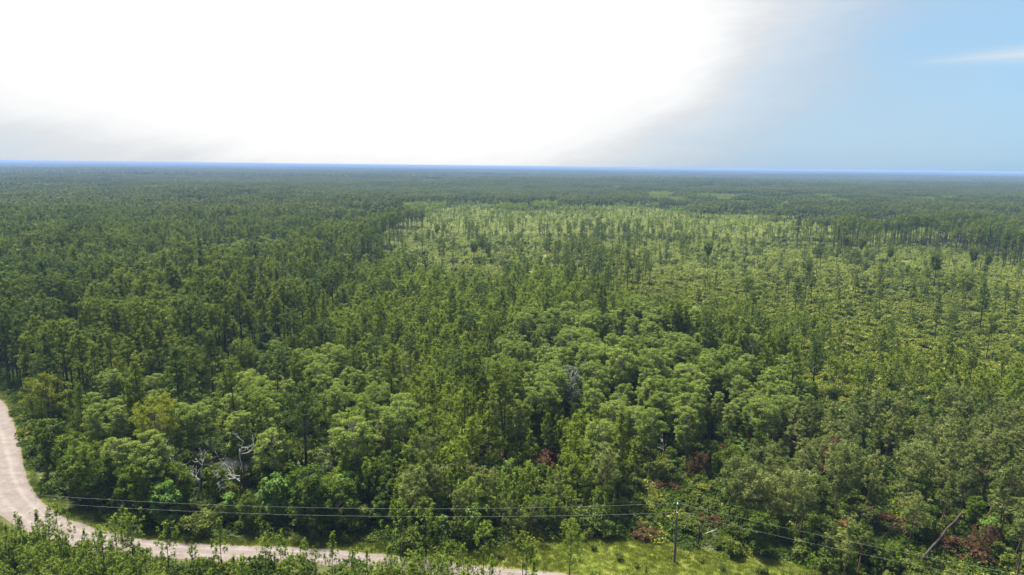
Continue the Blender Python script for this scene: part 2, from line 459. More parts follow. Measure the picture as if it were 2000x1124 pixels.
PINE, YOUNG, OLIVE, CYP, BROAD, SHRUB, DSHRUB, LIME = (Kind() for _ in range(8))
pine_specs = [('round', .66, 2.5, 'round-topped'), ('ovate', .58, 2.0, 'oval-crowned'), ('round', .66, 3.0, 'broad round-crowned'), ('flat', .68, 2.5, 'flat-topped'),
              ('cone', .50, 1.8, 'pointed'), ('ovate', .45, 1.9, 'deep-crowned'), ('round', .58, 1.8, 'narrow'), ('wild', .58, 2.4, 'ragged')]
for i, (sh, cb, rd, wd_) in enumerate(pine_specs):
    model(PINE, pine(100 + i, 20, cb, rd, sh, 34, 11, leafy=6, lsize=.26, puff=.55, r0=.22, fuzz=.5), (M['bark'], M[['pine', 'pine2', 'pine3'][i % 3]]), 20, wd_, 'pine')
for i, (rd, cb, sh, wd_) in enumerate([(1.5, .22, 'ovate', 'plump'), (1.25, .30, 'cone', 'pointed'), (1.7, .25, 'ovate', 'bushy'), (1.1, .40, 'ovate', 'thin'), (1.45, .45, 'round', 'bare-stemmed'), (1.35, .18, 'cone', 'low-branched')]):
    model(YOUNG, pine(200 + i, 8, cb, rd, sh, 28, 6, leafy=5, lsize=.22, puff=.34, shoot=[.5, .5, 1.2], fuzz=.5, stubs=False, r0=.075, updir=.95), (M['bark'], M['young']), 8, wd_, 'young_pine')
for i, (sh, cb, rd, wd_) in enumerate([('round', .52, 2.7, 'round'), ('ovate', .45, 2.4, 'oval'), ('wild', .48, 2.6, 'ragged'), ('ovate', .38, 2.2, 'full'), ('flat', .56, 2.7, 'flat-topped')]):
    model(OLIVE, pine(300 + i, 14, cb, rd, sh, 34, 11, leafy=6, lsize=.24, puff=.5, lean=.03, r0=.15, fuzz=.5), (M['red_bark'], M['olive']), 14, wd_, 'olive_pine')
for i, (rd, cb, nb_, br, fl, wd_) in enumerate([(3.4, .45, 40, 1.1, .5, 'layered'), (2.6, .40, 34, .95, .55, 'narrow layered'), (4.0, .48, 46, 1.2, .55, 'broad'), (3.2, .45, 38, 1.1, .65, 'round-topped'), (2.4, .36, 32, .9, .6, 'slim'), (3.6, .55, 38, 1.15, .45, 'flat-topped')]):
    model(CYP, blobtree(400 + i, 17, cb, rd, int(nb_ * 1.7), br * .72, fl, 130, .25), (M['cbark'], M['cyp']), 17, wd_, 'cypress')
for i, (rd, cb, nb_, br, wd_) in enumerate([(3.0, .25, 26, 1.25, 'full'), (2.4, .2, 22, 1.1, 'narrow'), (3.4, .3, 28, 1.35, 'broad'), (2.6, .15, 26, 1.1, 'low-branched'), (2.2, .3, 18, 1.1, 'open')]):
    model(BROAD, blobtree(500 + i, 11, cb, rd, int(nb_ * 1.6), br * .74, .75, 170, .28), (M['cbark'], M['broad']), 11, wd_, 'broadleaf')
for i, (rd, cb, nb_, br, wd_) in enumerate([(1.7, .12, 16, .75, 'leafy'), (1.3, .15, 14, .65, 'slim'), (2.0, .2, 16, .8, 'spreading')]):
    model(LIME, blobtree(550 + i, 7, cb, rd, nb_, br, .7, 170, .36), (M['cbark'], M['lime']), 7, wd_, 'sapling')
for i in range(4):
    model(SHRUB, blobtree(600 + i, 2.4, .12, 1.5 + .25 * i, 9, .72, .65, 160, .28, r0=.05, stems=3), (M['cbark'], M['shrub']), 2.4, ['low', 'wide', 'rounded', 'spreading'][i], 'shrub')
    model(DSHRUB, blobtree(650 + i, 3.2, .08, 1.6 + .25 * i, 11, .85, .7, 170, .30, r0=.06, stems=3), (M['cbark'], M['dshrub']), 3.2, ['low', 'wide', 'rounded', 'spreading'][i], 'dark_shrub')

FRONT = Kind()
for i, (rd, cb, sh) in enumerate([(1.5, .25, 'ovate'), (1.2, .30, 'cone'), (1.7, .28, 'ovate'), (1.1, .45, 'ovate'), (1.5, .48, 'round'), (1.3, .20, 'cone')]):
    model(FRONT, pine(250 + i, 8, cb, rd, sh, 22, 6, leafy=6, lsize=.19, stubs=False, r0=.065, updir=1.15, puff=.36, shoot=[.24, .24, 1.9], fuzz=.35), (M['bark'], M['front']), 8, ['plump', 'pointed', 'bushy', 'thin', 'bare-stemmed', 'low-branched'][i], 'front_pine')

LABELLED = []      # (root, noun, look words, px, py)  things still waiting for their label


def place(kind, i, name, base, h, rz=None, tilt=(0, 0), sxy=1.0):
    """a copy of a model with its parts: an Empty at the foot of the tree > trunk, crown"""
    m = kind.models[i % len(kind.models)]
    r = bpy.data.objects.new(name, None); COL.objects.link(r); r.empty_display_size = .5
    s = h / m['h']
    r.location = base; r.scale = (s * sxy, s * sxy, s)
    e = Euler((0, 0, rng.uniform(0, 6.28) if rz is None else rz)).to_matrix()
    r.rotation_euler = (Euler((tilt[0], tilt[1], 0)).to_matrix() @ e).to_euler()
    for pn, me in m['parts']: ob(pn, me, r)
    return r


# ------------------------------------------------------------------ zones of vegetation, drawn where their crowns stand
ZN = ['forest', 'savanna', 'young', 'cyp_left', 'cyp_right', 'olive', 'youngsparse', 'thicket', 'clearing', 'front', 'edge', 'grove']
RX, RY = 500, 281
zr = np.zeros((RY, RX), int)
gx, gy = np.meshgrid((np.arange(RX) + .5) * 4, (np.arange(RY) + .5) * 4)


def inpoly(px, py, poly):
    c = np.zeros(np.shape(px), bool); n = len(poly)
    for i in range(n):
        x1, y1 = poly[i]; x2, y2 = poly[(i + 1) % n]
        if y1 == y2: continue
        k = ((y1 > py) != (y2 > py)) & (px < (x2 - x1) * (py - y1) / (y2 - y1) + x1)
        c ^= k
    return c


def zone(name, *poly):
    zr[inpoly(gx, gy, poly)] = ZN.index(name)


zone('savanna', (765, 428), (830, 410), (920, 402), (1060, 405), (1200, 402), (1350, 408), (1480, 418), (1560, 432), (1640, 442), (1700, 452), (1800, 446), (2000, 462), (2000, 720), (1500, 620), (1200, 600), (1000, 560), (860, 545), (770, 500), (735, 470))
zone('savanna', (285, 386), (400, 381), (510, 384), (545, 398), (430, 407), (290, 405))
zone('cyp_left', (280, 510), (330, 482), (420, 462), (520, 448), (580, 466), (480, 492), (380, 506))
zone('savanna', (1700, 418), (1800, 414), (1850, 420), (1780, 428), (1700, 427))
zone('young', (640, 560), (700, 500), (770, 490), (860, 530), (960, 545), (1080, 520), (1180, 560), (1200, 600), (1060, 625), (985, 650), (950, 700), (960, 760), (1000, 820), (1010, 890), (880, 900), (820, 850), (770, 790), (740, 700), (660, 670), (600, 640))
zone('grove', (1090, 490), (1130, 480), (1260, 500), (1260, 540), (1160, 560), (1090, 530))
zone('youngsparse', (1180, 560), (1330, 560), (1520, 600), (1700, 640), (1850, 690), (2000, 690), (2000, 790), (1780, 770), (1600, 780), (1570, 700), (1470, 660), (1300, 610))
zone('cyp_left', (150, 800), (230, 735), (360, 730), (430, 745), (520, 700), (600, 690), (680, 690), (750, 715), (780, 770), (740, 840), (640, 880), (480, 880), (330, 885), (190, 880))
zone('cyp_right', (975, 670), (1010, 645), (1120, 600), (1250, 605), (1400, 650), (1490, 690), (1580, 720), (1575, 780), (1500, 835), (1430, 840), (1340, 845), (1250, 830), (1100, 800), (985, 755))
zone('olive', (1370, 900), (1480, 830), (1600, 775), (1780, 765), (2000, 785), (2000, 1124), (1500, 1124), (1420, 1060), (1385, 980))
zone('thicket', (770, 790), (880, 900), (1010, 880), (1000, 820), (970, 760), (1100, 800), (1210, 840), (1200, 900), (1190, 1000), (1170, 1060), (1000, 1060), (760, 1050), (720, 900))
zone('clearing', (1200, 850), (1320, 850), (1450, 840), (1400, 900), (1390, 980), (1430, 1060), (1490, 1124), (1330, 1124), (1180, 1050), (1190, 960))
zone('edge', (60, 790), (150, 800), (190, 880), (330, 885), (480, 880), (640, 880), (740, 840), (760, 900), (760, 1060), (500, 1060), (260, 1020), (120, 960), (60, 900))


def vnoise(x, y, s, seed):
    """smooth value noise in 0..1"""
    tb = np.random.default_rng(seed).random((64, 64)); x = np.asarray(x) / s; y = np.asarray(y) / s
    i = np.floor(x).astype(int); j = np.floor(y).astype(int); u = x - i; v = y - j
    u = u * u * (3 - 2 * u); v = v * v * (3 - 2 * v); g = lambda a, b: tb[a % 64, b % 64]
    return (g(i, j) * (1 - u) + g(i + 1, j) * u) * (1 - v) + (g(i, j + 1) * (1 - u) + g(i + 1, j + 1) * u) * v


def zone_at(px, py):
    px = np.asarray(px, float); py = np.asarray(py, float); amp = np.clip((py - 330) / 200, .6, 1)
    px = px + ((vnoise(px, py * 2, 45, 51) - .5) * 110 + (vnoise(px, py * 2, 13, 52) - .5) * 40) * amp
    py = py + ((vnoise(px, py * 2, 45, 53) - .5) * 60 + (vnoise(px, py * 2, 13, 54) - .5) * 22) * amp
    i = np.clip((py / 4).astype(int), 0, RY - 1); j = np.clip((px / 4).astype(int), 0, RX - 1)
    return zr[i, j]


# road: both edges traced, laid on the ground
ROAD_R = [(-420, 700), (-150, 742), (-30, 770), (5, 785), (22, 815), (38, 868), (48, 920), (66, 962), (102, 998), (160, 1025), (235, 1046), (330, 1060), (450, 1066), (560, 1069), (680, 1077), (760, 1087), (900, 1103), (1010, 1113), (1150, 1126), (1330, 1148), (1700, 1180), (2300, 1250)]
ROAD_L = [(-600, 735), (-330, 790), (-160, 830), (-110, 860), (-70, 900), (-48, 950), (-25, 985), (10, 1012), (60, 1042), (130, 1064), (220, 1080), (330, 1090), (450, 1096), (560, 1100), (660, 1104), (740, 1112), (880, 1126), (1000, 1134), (1150, 1150), (1330, 1172), (1700, 1215), (2300, 1290)]


def smooth(pts, k=6):
    p = np.array(pts, float); n = len(p); out = []
    for i in range(n - 1):
        a, b, c, d = p[max(i - 1, 0)], p[i], p[i + 1], p[min(i + 2, n - 1)]
        for t in np.arange(k) / k:
            out.append(.5 * ((2 * b) + (c - a) * t + (2 * a - 5 * b + 4 * c - d) * t * t + (3 * b - a - 3 * c + d) * t ** 3))
    out.append(p[-1]); return np.array(out)


rR = smooth([at(*p)[:2] for p in ROAD_R]); rL = smooth([at(*p)[:2] for p in ROAD_L])
rC = (rR + rL) / 2; rHW = np.linalg.norm(rR - rL, axis=1) / 2


def road_dist(x, y):
    """signed distance from the road's edge (negative on it) and whether the point lies on the camera's side"""
    x = np.asarray(x, float); y = np.asarray(y, float)

    def dist(pl):
        best = np.full(x.shape, 1e9)
        for a, b in zip(pl[:-1:2], pl[2::2]):
            ab = b - a; t = np.clip(((x - a[0]) * ab[0] + (y - a[1]) * ab[1]) / (ab @ ab), 0, 1)
            best = np.minimum(best, np.hypot(x - a[0] - t * ab[0], y - a[1] - t * ab[1]))
        return best
    dR, dL = dist(rR), dist(rL); d = np.minimum(dR, dL)
    ins = inpoly(x, y, [tuple(p) for p in rR] + [tuple(p) for p in rL[::-1]])
    return np.where(ins, -d, d), np.where(dR < dL, 1.0, -1.0)      # side > 0: the far side


# grass verge beyond the road and the meadow round the pole
VERGE = [[at(*p)[:2] for p in poly] for poly in (
    [(-60, 740), (10, 752), (34, 790), (56, 860), (70, 930), (112, 972), (200, 1006), (290, 1030), (380, 1046), (520, 1052), (700, 1046), (760, 1052), (800, 1075), (760, 1100), (500, 1100), (60, 1060), (-60, 950)],
    [(980, 1062), (1100, 1050), (1200, 1050), (1330, 1062), (1420, 1085), (1560, 1100), (1700, 1160), (1300, 1190), (1000, 1160), (760, 1110), (860, 1085)],
    [(-300, 980), (-60, 990), (30, 1040), (10, 1100), (-300, 1100)])]


def in_verge(x, y):
    c = np.zeros(np.shape(x), bool)
    for p in VERGE: c |= inpoly(np.asarray(x), np.asarray(y), p)
    return c


POND = [at(*p)[:2] for p in [(345, 925), (375, 905), (440, 895), (500, 898), (525, 912), (490, 930), (410, 937)]]

# ------------------------------------------------------------------ ground, road, verge, pond
def sheet(name, ring_or_grid, mat, z):
    me = bpy.data.meshes.new(name)
    bm_v = [(p[0], p[1], z) for p in ring_or_grid]
    me.from_pydata(bm_v, [], [list(range(len(bm_v)))]); me.update(); me.materials.append(mat)
    return tag(ob(name, me), kind='structure')


def ground_mat():
    m, t = new_mat('forest_floor')
    geo = nd(t, 'ShaderNodeNewGeometry'); att = nd(t, 'ShaderNodeAttribute', attribute_name='open')
    f = noise_(t, geo.outputs['Position'], .35, 6, .65); f2 = noise_(t, geo.outputs['Position'], .03, 5, .6)
    floor = ramp_(t, f, [(.3, (.028, .034, .012)), (.55, (.055, .062, .020)), (.75, (.085, .072, .035))])
    sav = ramp_(t, f, [(.25, (.05, .072, .010)), (.5, (.085, .110, .016)), (.75, (.13, .138, .03))])
    sav = mixc(t, math_(t, 'MULTIPLY', math_(t, 'SUBTRACT', f2, .5), 2.0, clamp=True), sav, (.12, .115, .035))
    col = mixc(t, att.outputs['Fac'], floor, sav)
    p = nd(t, 'ShaderNodeBsdfPrincipled'); p.inputs['Roughness'].default_value = .95; p.inputs['Specular IOR Level'].default_value = .1
    t.links.new(col, p.inputs['Base Color'])
    o = nd(t, 'ShaderNodeOutputMaterial'); t.links.new(p.outputs[0], o.inputs[0]); return m


def axis(lo, hi, fine_lo, fine_hi, step, grow=1.25):
    a = list(np.arange(fine_lo, fine_hi, step)); s = step
    while a[-1] < hi: s *= grow; a.append(a[-1] + s)
    s = step
    while a[0] > lo: s *= grow; a.insert(0, a[0] - s)
    return np.array(a)


axx = axis(-34000, 34000, -700, 700, 12); ayy = axis(-3000, 36000, 0, 1300, 12)
GX, GY = np.meshgrid(axx, ayy); nx, ny = len(axx), len(ayy)
me = bpy.data.meshes.new('ground')
idx = np.arange(nx * ny).reshape(ny, nx)
faces = np.stack([idx[:-1, :-1], idx[:-1, 1:], idx[1:, 1:], idx[1:, :-1]], -1).reshape(-1, 4)
me.from_pydata(np.stack([GX.ravel(), GY.ravel(), np.zeros(nx * ny)], 1).tolist(), [], faces.tolist()); me.update()
gpx, gpy, gw = proj(np.stack([GX.ravel(), GY.ravel(), np.zeros(nx * ny)], 1))
gz = np.where(gw > 1, zone_at(gpx, gpy), 0)
opn = np.isin(gz, [ZN.index('savanna'), ZN.index('youngsparse')]).astype(np.float32)
a_ = me.attributes.new('open', 'FLOAT', 'POINT'); a_.data.foreach_set('value', opn)
me.materials.append(ground_mat()); tag(ob('ground', me), kind='structure')


def road_mat():
    m, t = new_mat('pale_sand_road')
    geo = nd(t, 'ShaderNodeNewGeometry'); att = nd(t, 'ShaderNodeAttribute', attribute_name='across')
    f = noise_(t, geo.outputs['Position'], .5, 6, .65); f2 = noise_(t, geo.outputs['Position'], 3.5, 4, .6); f3 = noise_(t, geo.outputs['Position'], .16, 4, .6)
    col = ramp_(t, f, [(.25, (.094,.076,.064)), (.5, (.126,.106,.093)), (.75, (.162,.141,.126))])
    col = mixc(t, math_(t, 'MULTIPLY', math_(t, 'SUBTRACT', f2, .42), 1.8, clamp=True), col, (.082,.065,.056))
    # damp grey-violet stains and worn wheel tracks
    col = mixc(t, math_(t, 'MULTIPLY', math_(t, 'SUBTRACT', f3, .54), 3.2, clamp=True), col, (.080,.067,.069))
    tr_ = math_(t, 'ABSOLUTE', math_(t, 'SUBTRACT', math_(t, 'ABSOLUTE', att.outputs['Fac']), .42))
    trk = math_(t, 'SUBTRACT', 1.0, math_(t, 'MULTIPLY', tr_, 6.0), clamp=True)
    col = mixc(t, math_(t, 'MULTIPLY', trk, math_(t, 'MULTIPLY', f, .55)), col, (.21,.187,.168))
    edge = math_(t, 'MULTIPLY', math_(t, 'SUBTRACT', math_(t, 'ADD', math_(t, 'ABSOLUTE', att.outputs['Fac']), math_(t, 'MULTIPLY', f2, .25)), .93), 6.0, clamp=True)
    col = mixc(t, math_(t, 'MULTIPLY', edge, .8), col, (.11,.085,.066))
    p = nd(t, 'ShaderNodeBsdfPrincipled'); p.inputs['Roughness'].default_value = .95; p.inputs['Specular IOR Level'].default_value = .1
    t.links.new(col, p.inputs['Base Color'])
    bmp = nd(t, 'ShaderNodeBump'); bmp.inputs['Strength'].default_value = .4; bmp.inputs['Distance'].default_value = .1; t.links.new(f2, bmp.inputs['Height']); t.links.new(bmp.outputs[0], p.inputs['Normal'])
    o = nd(t, 'ShaderNodeOutputMaterial'); t.links.new(p.outputs[0], o.inputs[0]); return m


K = 13; V = []; A = []
nrd = np.random.default_rng(3)
for i in range(len(rC)):
    wob = nrd.normal(0, .22, 2)
    for j in range(K):
        s = j / (K - 1) * 2 - 1
        p = rC[i] + (rR[i] - rC[i]) * s
        if j in (0, K - 1): p = p + (rR[i] - rC[i]) / max(rHW[i], .1) * s * abs(wob[int(j > 0)])
        V.append((p[0], p[1], .05 + .07 * (1 - s * s) - (.03 if j in (0, K - 1) else 0))); A.append(s)
F = [(i * K + j, (i + 1) * K + j, (i + 1) * K + j + 1, i * K + j + 1) for i in range(len(rC) - 1) for j in range(K - 1)]
me = bpy.data.meshes.new('road'); me.from_pydata(V, [], F); me.update()
a_ = me.attributes.new('across', 'FLOAT', 'POINT'); a_.data.foreach_set('value', np.array(A, np.float32))
me.materials.append(road_mat()); tag(ob('road', me), kind='structure')


def verge_mat(k=1.0):
    m, t = new_mat('grassy_soil')
    geo = nd(t, 'ShaderNodeNewGeometry'); f = noise_(t, geo.outputs['Position'], .6, 6, .65); f2 = noise_(t, geo.outputs['Position'], .15, 4, .6)
    col = ramp_(t, f, [(.3, (.055 * k, .075 * k, .007 * k)), (.6, (.090 * k, .110 * k, .010 * k)), (.8, (.125 * k, .12 * k, .03 * k))])
    col = mixc(t, math_(t, 'MULTIPLY', math_(t, 'SUBTRACT', f2, .55), 2.5, clamp=True), col, (.20, .16, .08))
    p = nd(t, 'ShaderNodeBsdfPrincipled'); p.inputs['Roughness'].default_value = .95; p.inputs['Specular IOR Level'].default_value = .1
    t.links.new(col, p.inputs['Base Color']); o = nd(t, 'ShaderNodeOutputMaterial'); t.links.new(p.outputs[0], o.inputs[0]); return m


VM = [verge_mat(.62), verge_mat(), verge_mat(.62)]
for i, p in enumerate(VERGE): sheet('grass_field' if i == 0 else 'grass_field.%03d' % i, p, VM[i], .012 + .006 * i)
wm, t = new_mat('still_pond_water')
p_ = nd(t, 'ShaderNodeBsdfPrincipled'); p_.inputs['Base Color'].default_value = (.02, .022, .018, 1); p_.inputs['Roughness'].default_value = .06
p_.inputs['Specular IOR Level'].default_value = .6
o_ = nd(t, 'ShaderNodeOutputMaterial'); t.links.new(p_.outputs[0], o_.inputs[0])
sheet('pond_water', smooth(POND + POND[:1], 4)[:-1], wm, .045)

# ------------------------------------------------------------------ scatter: where each kind grows
def grid(spacing, x0, x1, y0, y1, jit=.85):
    xs = np.arange(x0, x1, spacing); ys = np.arange(y0, y1, spacing)
    X, Y = np.meshgrid(xs, ys)
    X = X + rng.uniform(-.5, .5, X.shape) * spacing * jit; Y = Y + rng.uniform(-.5, .5, Y.shape) * spacing * jit
    return X.ravel(), Y.ravel()


NEAR_END = 640.0
CANDS = {k: [] for k in ('pine', 'young', 'olive', 'cyp', 'broad', 'lime', 'shrub', 'dshrub', 'under')}


def scatter(kind, zones, spacing, h0, h1, prob=None, ymax=NEAR_END, near_side=None, road_gap=1.5):
    """candidates on a jittered grid; a tree stands where its crown falls inside one of the zones"""
    X, Y = grid(spacing, -.92 * ymax, .92 * ymax, 78, ymax)
    k = np.abs(X) < Y * .86 + 12; X, Y = X[k], Y[k]
    H = rng.uniform(h0, h1, len(X)) * (.85 + .3 * vnoise(X, Y, 25, 5))
    px, py, wv = proj(np.stack([X, Y, H * .8], 1))
    z = zone_at(px, py)
    ok = np.isin(z, [ZN.index(q) for q in zones])
    near = Y < 260
    rd = np.full(len(X), 99.0); sd_ = np.ones(len(X))
    if near.any(): rd[near], sd_[near] = road_dist(X[near], Y[near])
    ok &= rd > np.where((sd_ > 0) & (kind not in ('dshrub', 'shrub', 'under')), 4.0, road_gap)
    fs = (sd_ > 0)
    ok &= fs if near_side is None else True
    ok &= ~in_verge(X, Y)
    if kind not in ('under',): ok &= ~inpoly(X, Y, POND)
    if prob is not None: ok &= rng.random(len(X)) < (prob(X, Y) if callable(prob) else prob)
    X, Y, H = X[ok], Y[ok], H[ok]
    CANDS[kind].append(np.stack([X, Y, H], 1))


gap = lambda lo, s=30, sd=11: (lambda X, Y: (vnoise(X, Y, s, sd) > lo) * .97)
scatter('pine', ['forest'], 4.9, 13, 25, gap(.36, 19))
scatter('broad', ['forest'], 14.0, 4, 8, gap(.4, 22, 3))
scatter('dshrub', ['forest'], 13.0, 2, 3.2, .5, 420)
scatter('young', ['young'], 3.7, 8, 14, gap(.16, 20, 4))
scatter('pine', ['young'], 15, 15, 19, .7)
scatter('broad', ['young'], 11, 6, 10, .6)
scatter('young', ['youngsparse'], 6.2, 6, 12, gap(.34, 25, 5))
scatter('pine', ['savanna'], 9, 9, 17, lambda X, Y: (vnoise(X, Y, 34, 81) > .60) & (Y > 430) & (rng.random(len(X)) < np.clip((Y - 430) / 200, 0, .8)))
scatter('pine', ['youngsparse'], 16, 13, 18, .6)
scatter('shrub', ['youngsparse'], 4.5, 1.8, 3.0, .85)
scatter('cyp', ['cyp_left'], 5.6, 11.5, 17.0, gap(.08, 15, 6))
scatter('pine', ['cyp_left'], 14, 16, 20, .7)
scatter('cyp', ['cyp_right'], 5.4, 11.5, 18, gap(.08, 15, 7))
scatter('pine', ['cyp_right'], 19, 14, 18, .5)
scatter('broad', ['cyp_right', 'cyp_left'], 7, 6, 10, .6)
scatter('olive', ['olive'], 5.2, 8.5, 15.5, gap(.16, 14, 8))
scatter('broad', ['olive'], 7, 5, 9, .6)
scatter('dshrub', ['olive'], 4.5, 2, 4, .7)
scatter('lime', ['olive'], 15, 4, 7, .6)
scatter('young', ['thicket'], 3.9, 7, 12.5, gap(.22, 12, 9))
scatter('broad', ['thicket'], 7.5, 4, 8, gap(.3, 12, 10))
scatter('lime', ['thicket'], 8, 4.5, 8, .7)
scatter('olive', ['thicket'], 5.5, 8, 13.5, gap(.3, 11, 83))
scatter('dshrub', ['thicket'], 4.0, 2, 3.8, .8)
scatter('broad', ['edge'], 4.8, 5, 12, gap(.16, 9, 12))
scatter('pine', ['edge'], 10, 13, 17, .7)
scatter('cyp', ['edge'], 9, 10, 14, .6)
scatter('lime', ['edge'], 9, 5, 8.5, .6)
scatter('dshrub', ['edge'], 3.4, 2, 4.5, .8)
scatter('young', ['edge'], 10, 8, 12, .5)
scatter('dshrub', ['clearing'], 3.4, 1.2, 3.2, gap(.2, 7, 71))
scatter('shrub', ['clearing'], 7, 1.2, 2.4, .5)
scatter('broad', ['clearing'], 9, 4, 7, .5)
scatter('lime', ['clearing'], 10, 2.5, 5, .5)
scatter('pine', ['grove'], 8.5, 14, 19, .8)
scatter('shrub', ['grove'], 5, 1.6, 3, .8)
scatter('pine', ['savanna'], 21, 10, 19, gap(.45, 60, 13))
scatter('young', ['savanna'], 14, 5, 11, gap(.66, 45, 14))
scatter('cyp', ['savanna'], 24, 5, 9, gap(.5, 50, 15))
scatter('dshrub', ['savanna'], 8.5, 1.6, 4.0, gap(.58, 35, 16))
scatter('shrub', ['savanna'], 5.0, 1.6, 3.0, .9, 420)


# the near side of the road: a plantation edge of young pines, thick at one end
def front(n, kind, dens, h0, h1, gapm=2.0):
    X, Y = grid(n, -120, 130, 68, 150)
    rd, sd_ = road_dist(X, Y); px, py, _ = proj(np.stack([X, Y, np.full(len(X), 4.0)], 1))
    ok = (sd_ < 0) & (rd > gapm) & ~in_verge(X, Y) & (px > -260) & (px < 2260) & (py < 1215) & (rng.random(len(X)) < dens(px, py))
    CANDS[kind].append(np.stack([X[ok], Y[ok], rng.uniform(h0, h1, ok.sum())], 1))


front(1.9, 'young', lambda px, py: np.where(px < 330, .6, np.where(px < 760, .17, np.where(px < 1010, .62, .14))), 4.2, 7.6, 2.4)
front(2.6, 'dshrub', lambda px, py: np.where(px < 400, .24, .2), .9, 1.8, 1.2)
front(3.0, 'shrub', lambda px, py: np.full(np.shape(px), .35), 1.0, 2.0, 1.0)
X, Y = grid(2.6, -20, 60, 92, 118); k = inpoly(X, Y, VERGE[1]) & (rng.random(len(X)) < .22); k &= road_dist(X, Y)[0] > 1.0
CANDS['dshrub'].append(np.stack([X[k], Y[k], rng.uniform(.5, 1.3, k.sum())], 1))
front(6.0, 'lime', lambda px, py: np.full(np.shape(px), .4), 2.5, 4.5, 2.0)

# ------------------------------------------------------------------ single trees one can tell apart
HERO_XY = []
LAND = []          # (phrase, px, py): landmarks that other labels refer to


def hero(kind, i, name, px, py, h, label, cat, ref=None, tilt=(0, 0), sxy=1.0, rz=None, group=None, gap_=2.4):
    b = at(px, py, h); b[2] = 0
    r = place(kind, i, name, b, h, rz, tilt, sxy)
    tag(r, label, cat, group); HERO_XY.append((b[0], b[1], gap_))
    if ref:
        qx, qy, _ = proj(b + np.array([0, 0, h * .6])); LAND.append((ref, float(qx[0]), float(qy[0])))
    return r


HK = Kind()
model(HK, pine(700, 16, .60, 4.4, 'round', 60, 13, leafy=5, lsize=.28, puff=.7, r0=.2), (M['cbark'], M['pineyel']), 16, '', 'umbrella_pine')
model(HK, pine(701, 14, .35, 5.0, 'ovate', 70, 13, leafy=5, lsize=.28, puff=.7, r0=.2), (M['bark'], M['pineyel']), 14, '', 'roadside_pine')
model(HK, pine(702, 22, .42, 4.6, 'ovate', 80, 13, leafy=5, lsize=.28, puff=.7, r0=.34), (M['bark'], M['pine3']), 22, '', 'great_pine')
model(HK, pine(703, 19.6, .5, 4.4, 'wild', 60, 13, leafy=5, lsize=.28, puff=.7, r0=.28), (M['bark'], M['pine']), 19.6, '', 'spreading_pine')
model(HK, pine(704, 15.4, .55, 3.3, 'round', 56, 13, leafy=5, lsize=.27, puff=.62), (M['bark'], M['pine']), 15.4, '', 'ball_pine')
model(HK, pine(705, 18, .32, 2.3, 'cone', 60, 9, leafy=4, lsize=.25, puff=.5), (M['bark'], M['pine']), 18, '', 'slender_pine')
model(HK, pine(706, 17, .42, 4.2, 'wild', 44, 13, leafy=5, lsize=.28, puff=.7, r0=.3), (M['bark'], M['pine3']), 17, '', 'lone_pine')
model(HK, pine(707, 9.7, .25, 2.2, 'ovate', 44, 6, leafy=6, lsize=.20, puff=.36, shoot=[.45, .45, 1.4], stubs=False, r0=.085, updir=.9), (M['bark'], M['front']), 9.7, '', 'roadside_young')
model(HK, blobtree(708, 15.7, .4, 2.6, 34, .75, .8, 90, .24, r0=.17, stems=3), (M['white_bark'], M['silver']), 15.7, '', 'silver_tree')
model(HK, pine(709, 17, .55, 3.2, 'flat', 34, 16, leafy=5, lsize=.36, puff=.8, r0=.3), (M['bark'], M['pine']), 17, '', 'savanna_pine')
model(HK, pine(710, 15.5, .3, 2.6, 'wild', 40, 6, leafy=3, lsize=.25, puff=.5), (M['bark'], M['olive']), 15.5, '', 'thin_pine')
model(HK, pine(711, 12, .45, 2.8, 'round', 46, 12, leafy=5, lsize=.28, puff=.62, lean=.05), (M['red_bark'], M['olive']), 12, '', 'bent_pine')
model(HK, blobtree(712, 9.4, .08, 2.2, 26, .95, .75, 240, .36, top=1), (M['cbark'], M['lime']), 9.4, '', 'spire_sapling')
model(HK, pine(713, 10, .35, 2.3, 'ovate', 38, 10, leafy=4, lsize=.26, puff=.5), (M['red_bark'], M['dead']), 10, '', 'brown_pine')

hero(HK, 0, 'pine_tree', 300, 797, 16, 'yellow-green umbrella-topped pine with pale forking limbs above the roadside hardwoods', 'pine tree', 'the umbrella-topped pine')
hero(HK, 1, 'pine_tree', 85, 733, 14, 'broad yellow-green pine standing alone beside the sandy road bend', 'pine tree', 'the broad roadside pine', gap_=4)
hero(HK, 2, 'pine_tree', 590, 755, 22, 'biggest dark pine with thick trunk rising in front of the pale cypress crowns', 'pine tree', 'the big dark pine', gap_=4)
hero(HK, 3, 'pine_tree', 409, 650, 19.6, 'tall pine with a spreading ragged crown and long black bare trunk', 'pine tree', 'the tall spreading pine', gap_=4)
hero(HK, 4, 'pine_tree', 475, 672, 15.4, 'ball-topped pine on a thin trunk, beside the tall spreading pine', 'pine tree', 'the ball-topped pine', gap_=3.4)
hero(HK, 4, 'pine_tree', 612, 643, 15.5, 'upright round-headed pine, taller of the two behind the pale cypress crowns', 'pine tree', 'the round-headed pine', gap_=3)
hero(HK, 1, 'pine_tree', 574, 658, 12.5, 'yellow-topped rounded pine, lower one beside the round-headed pine', 'pine tree', sxy=.8, gap_=3)
hero(HK, 5, 'pine_tree', 152, 750, 18, 'slender straight pine with thin needles between road bend and hardwoods', 'pine tree', 'the slender straight pine')
hero(HK, 5, 'pine_tree', 138, 762, 16, 'thinner shorter pine just left of the slender straight pine', 'pine tree')
hero(HK, 1, 'pine_tree', 228, 702, 13, 'rounded bushy yellow-green pine at the front of the dark stand', 'pine tree', 'the rounded bushy pine', sxy=.85, gap_=3)
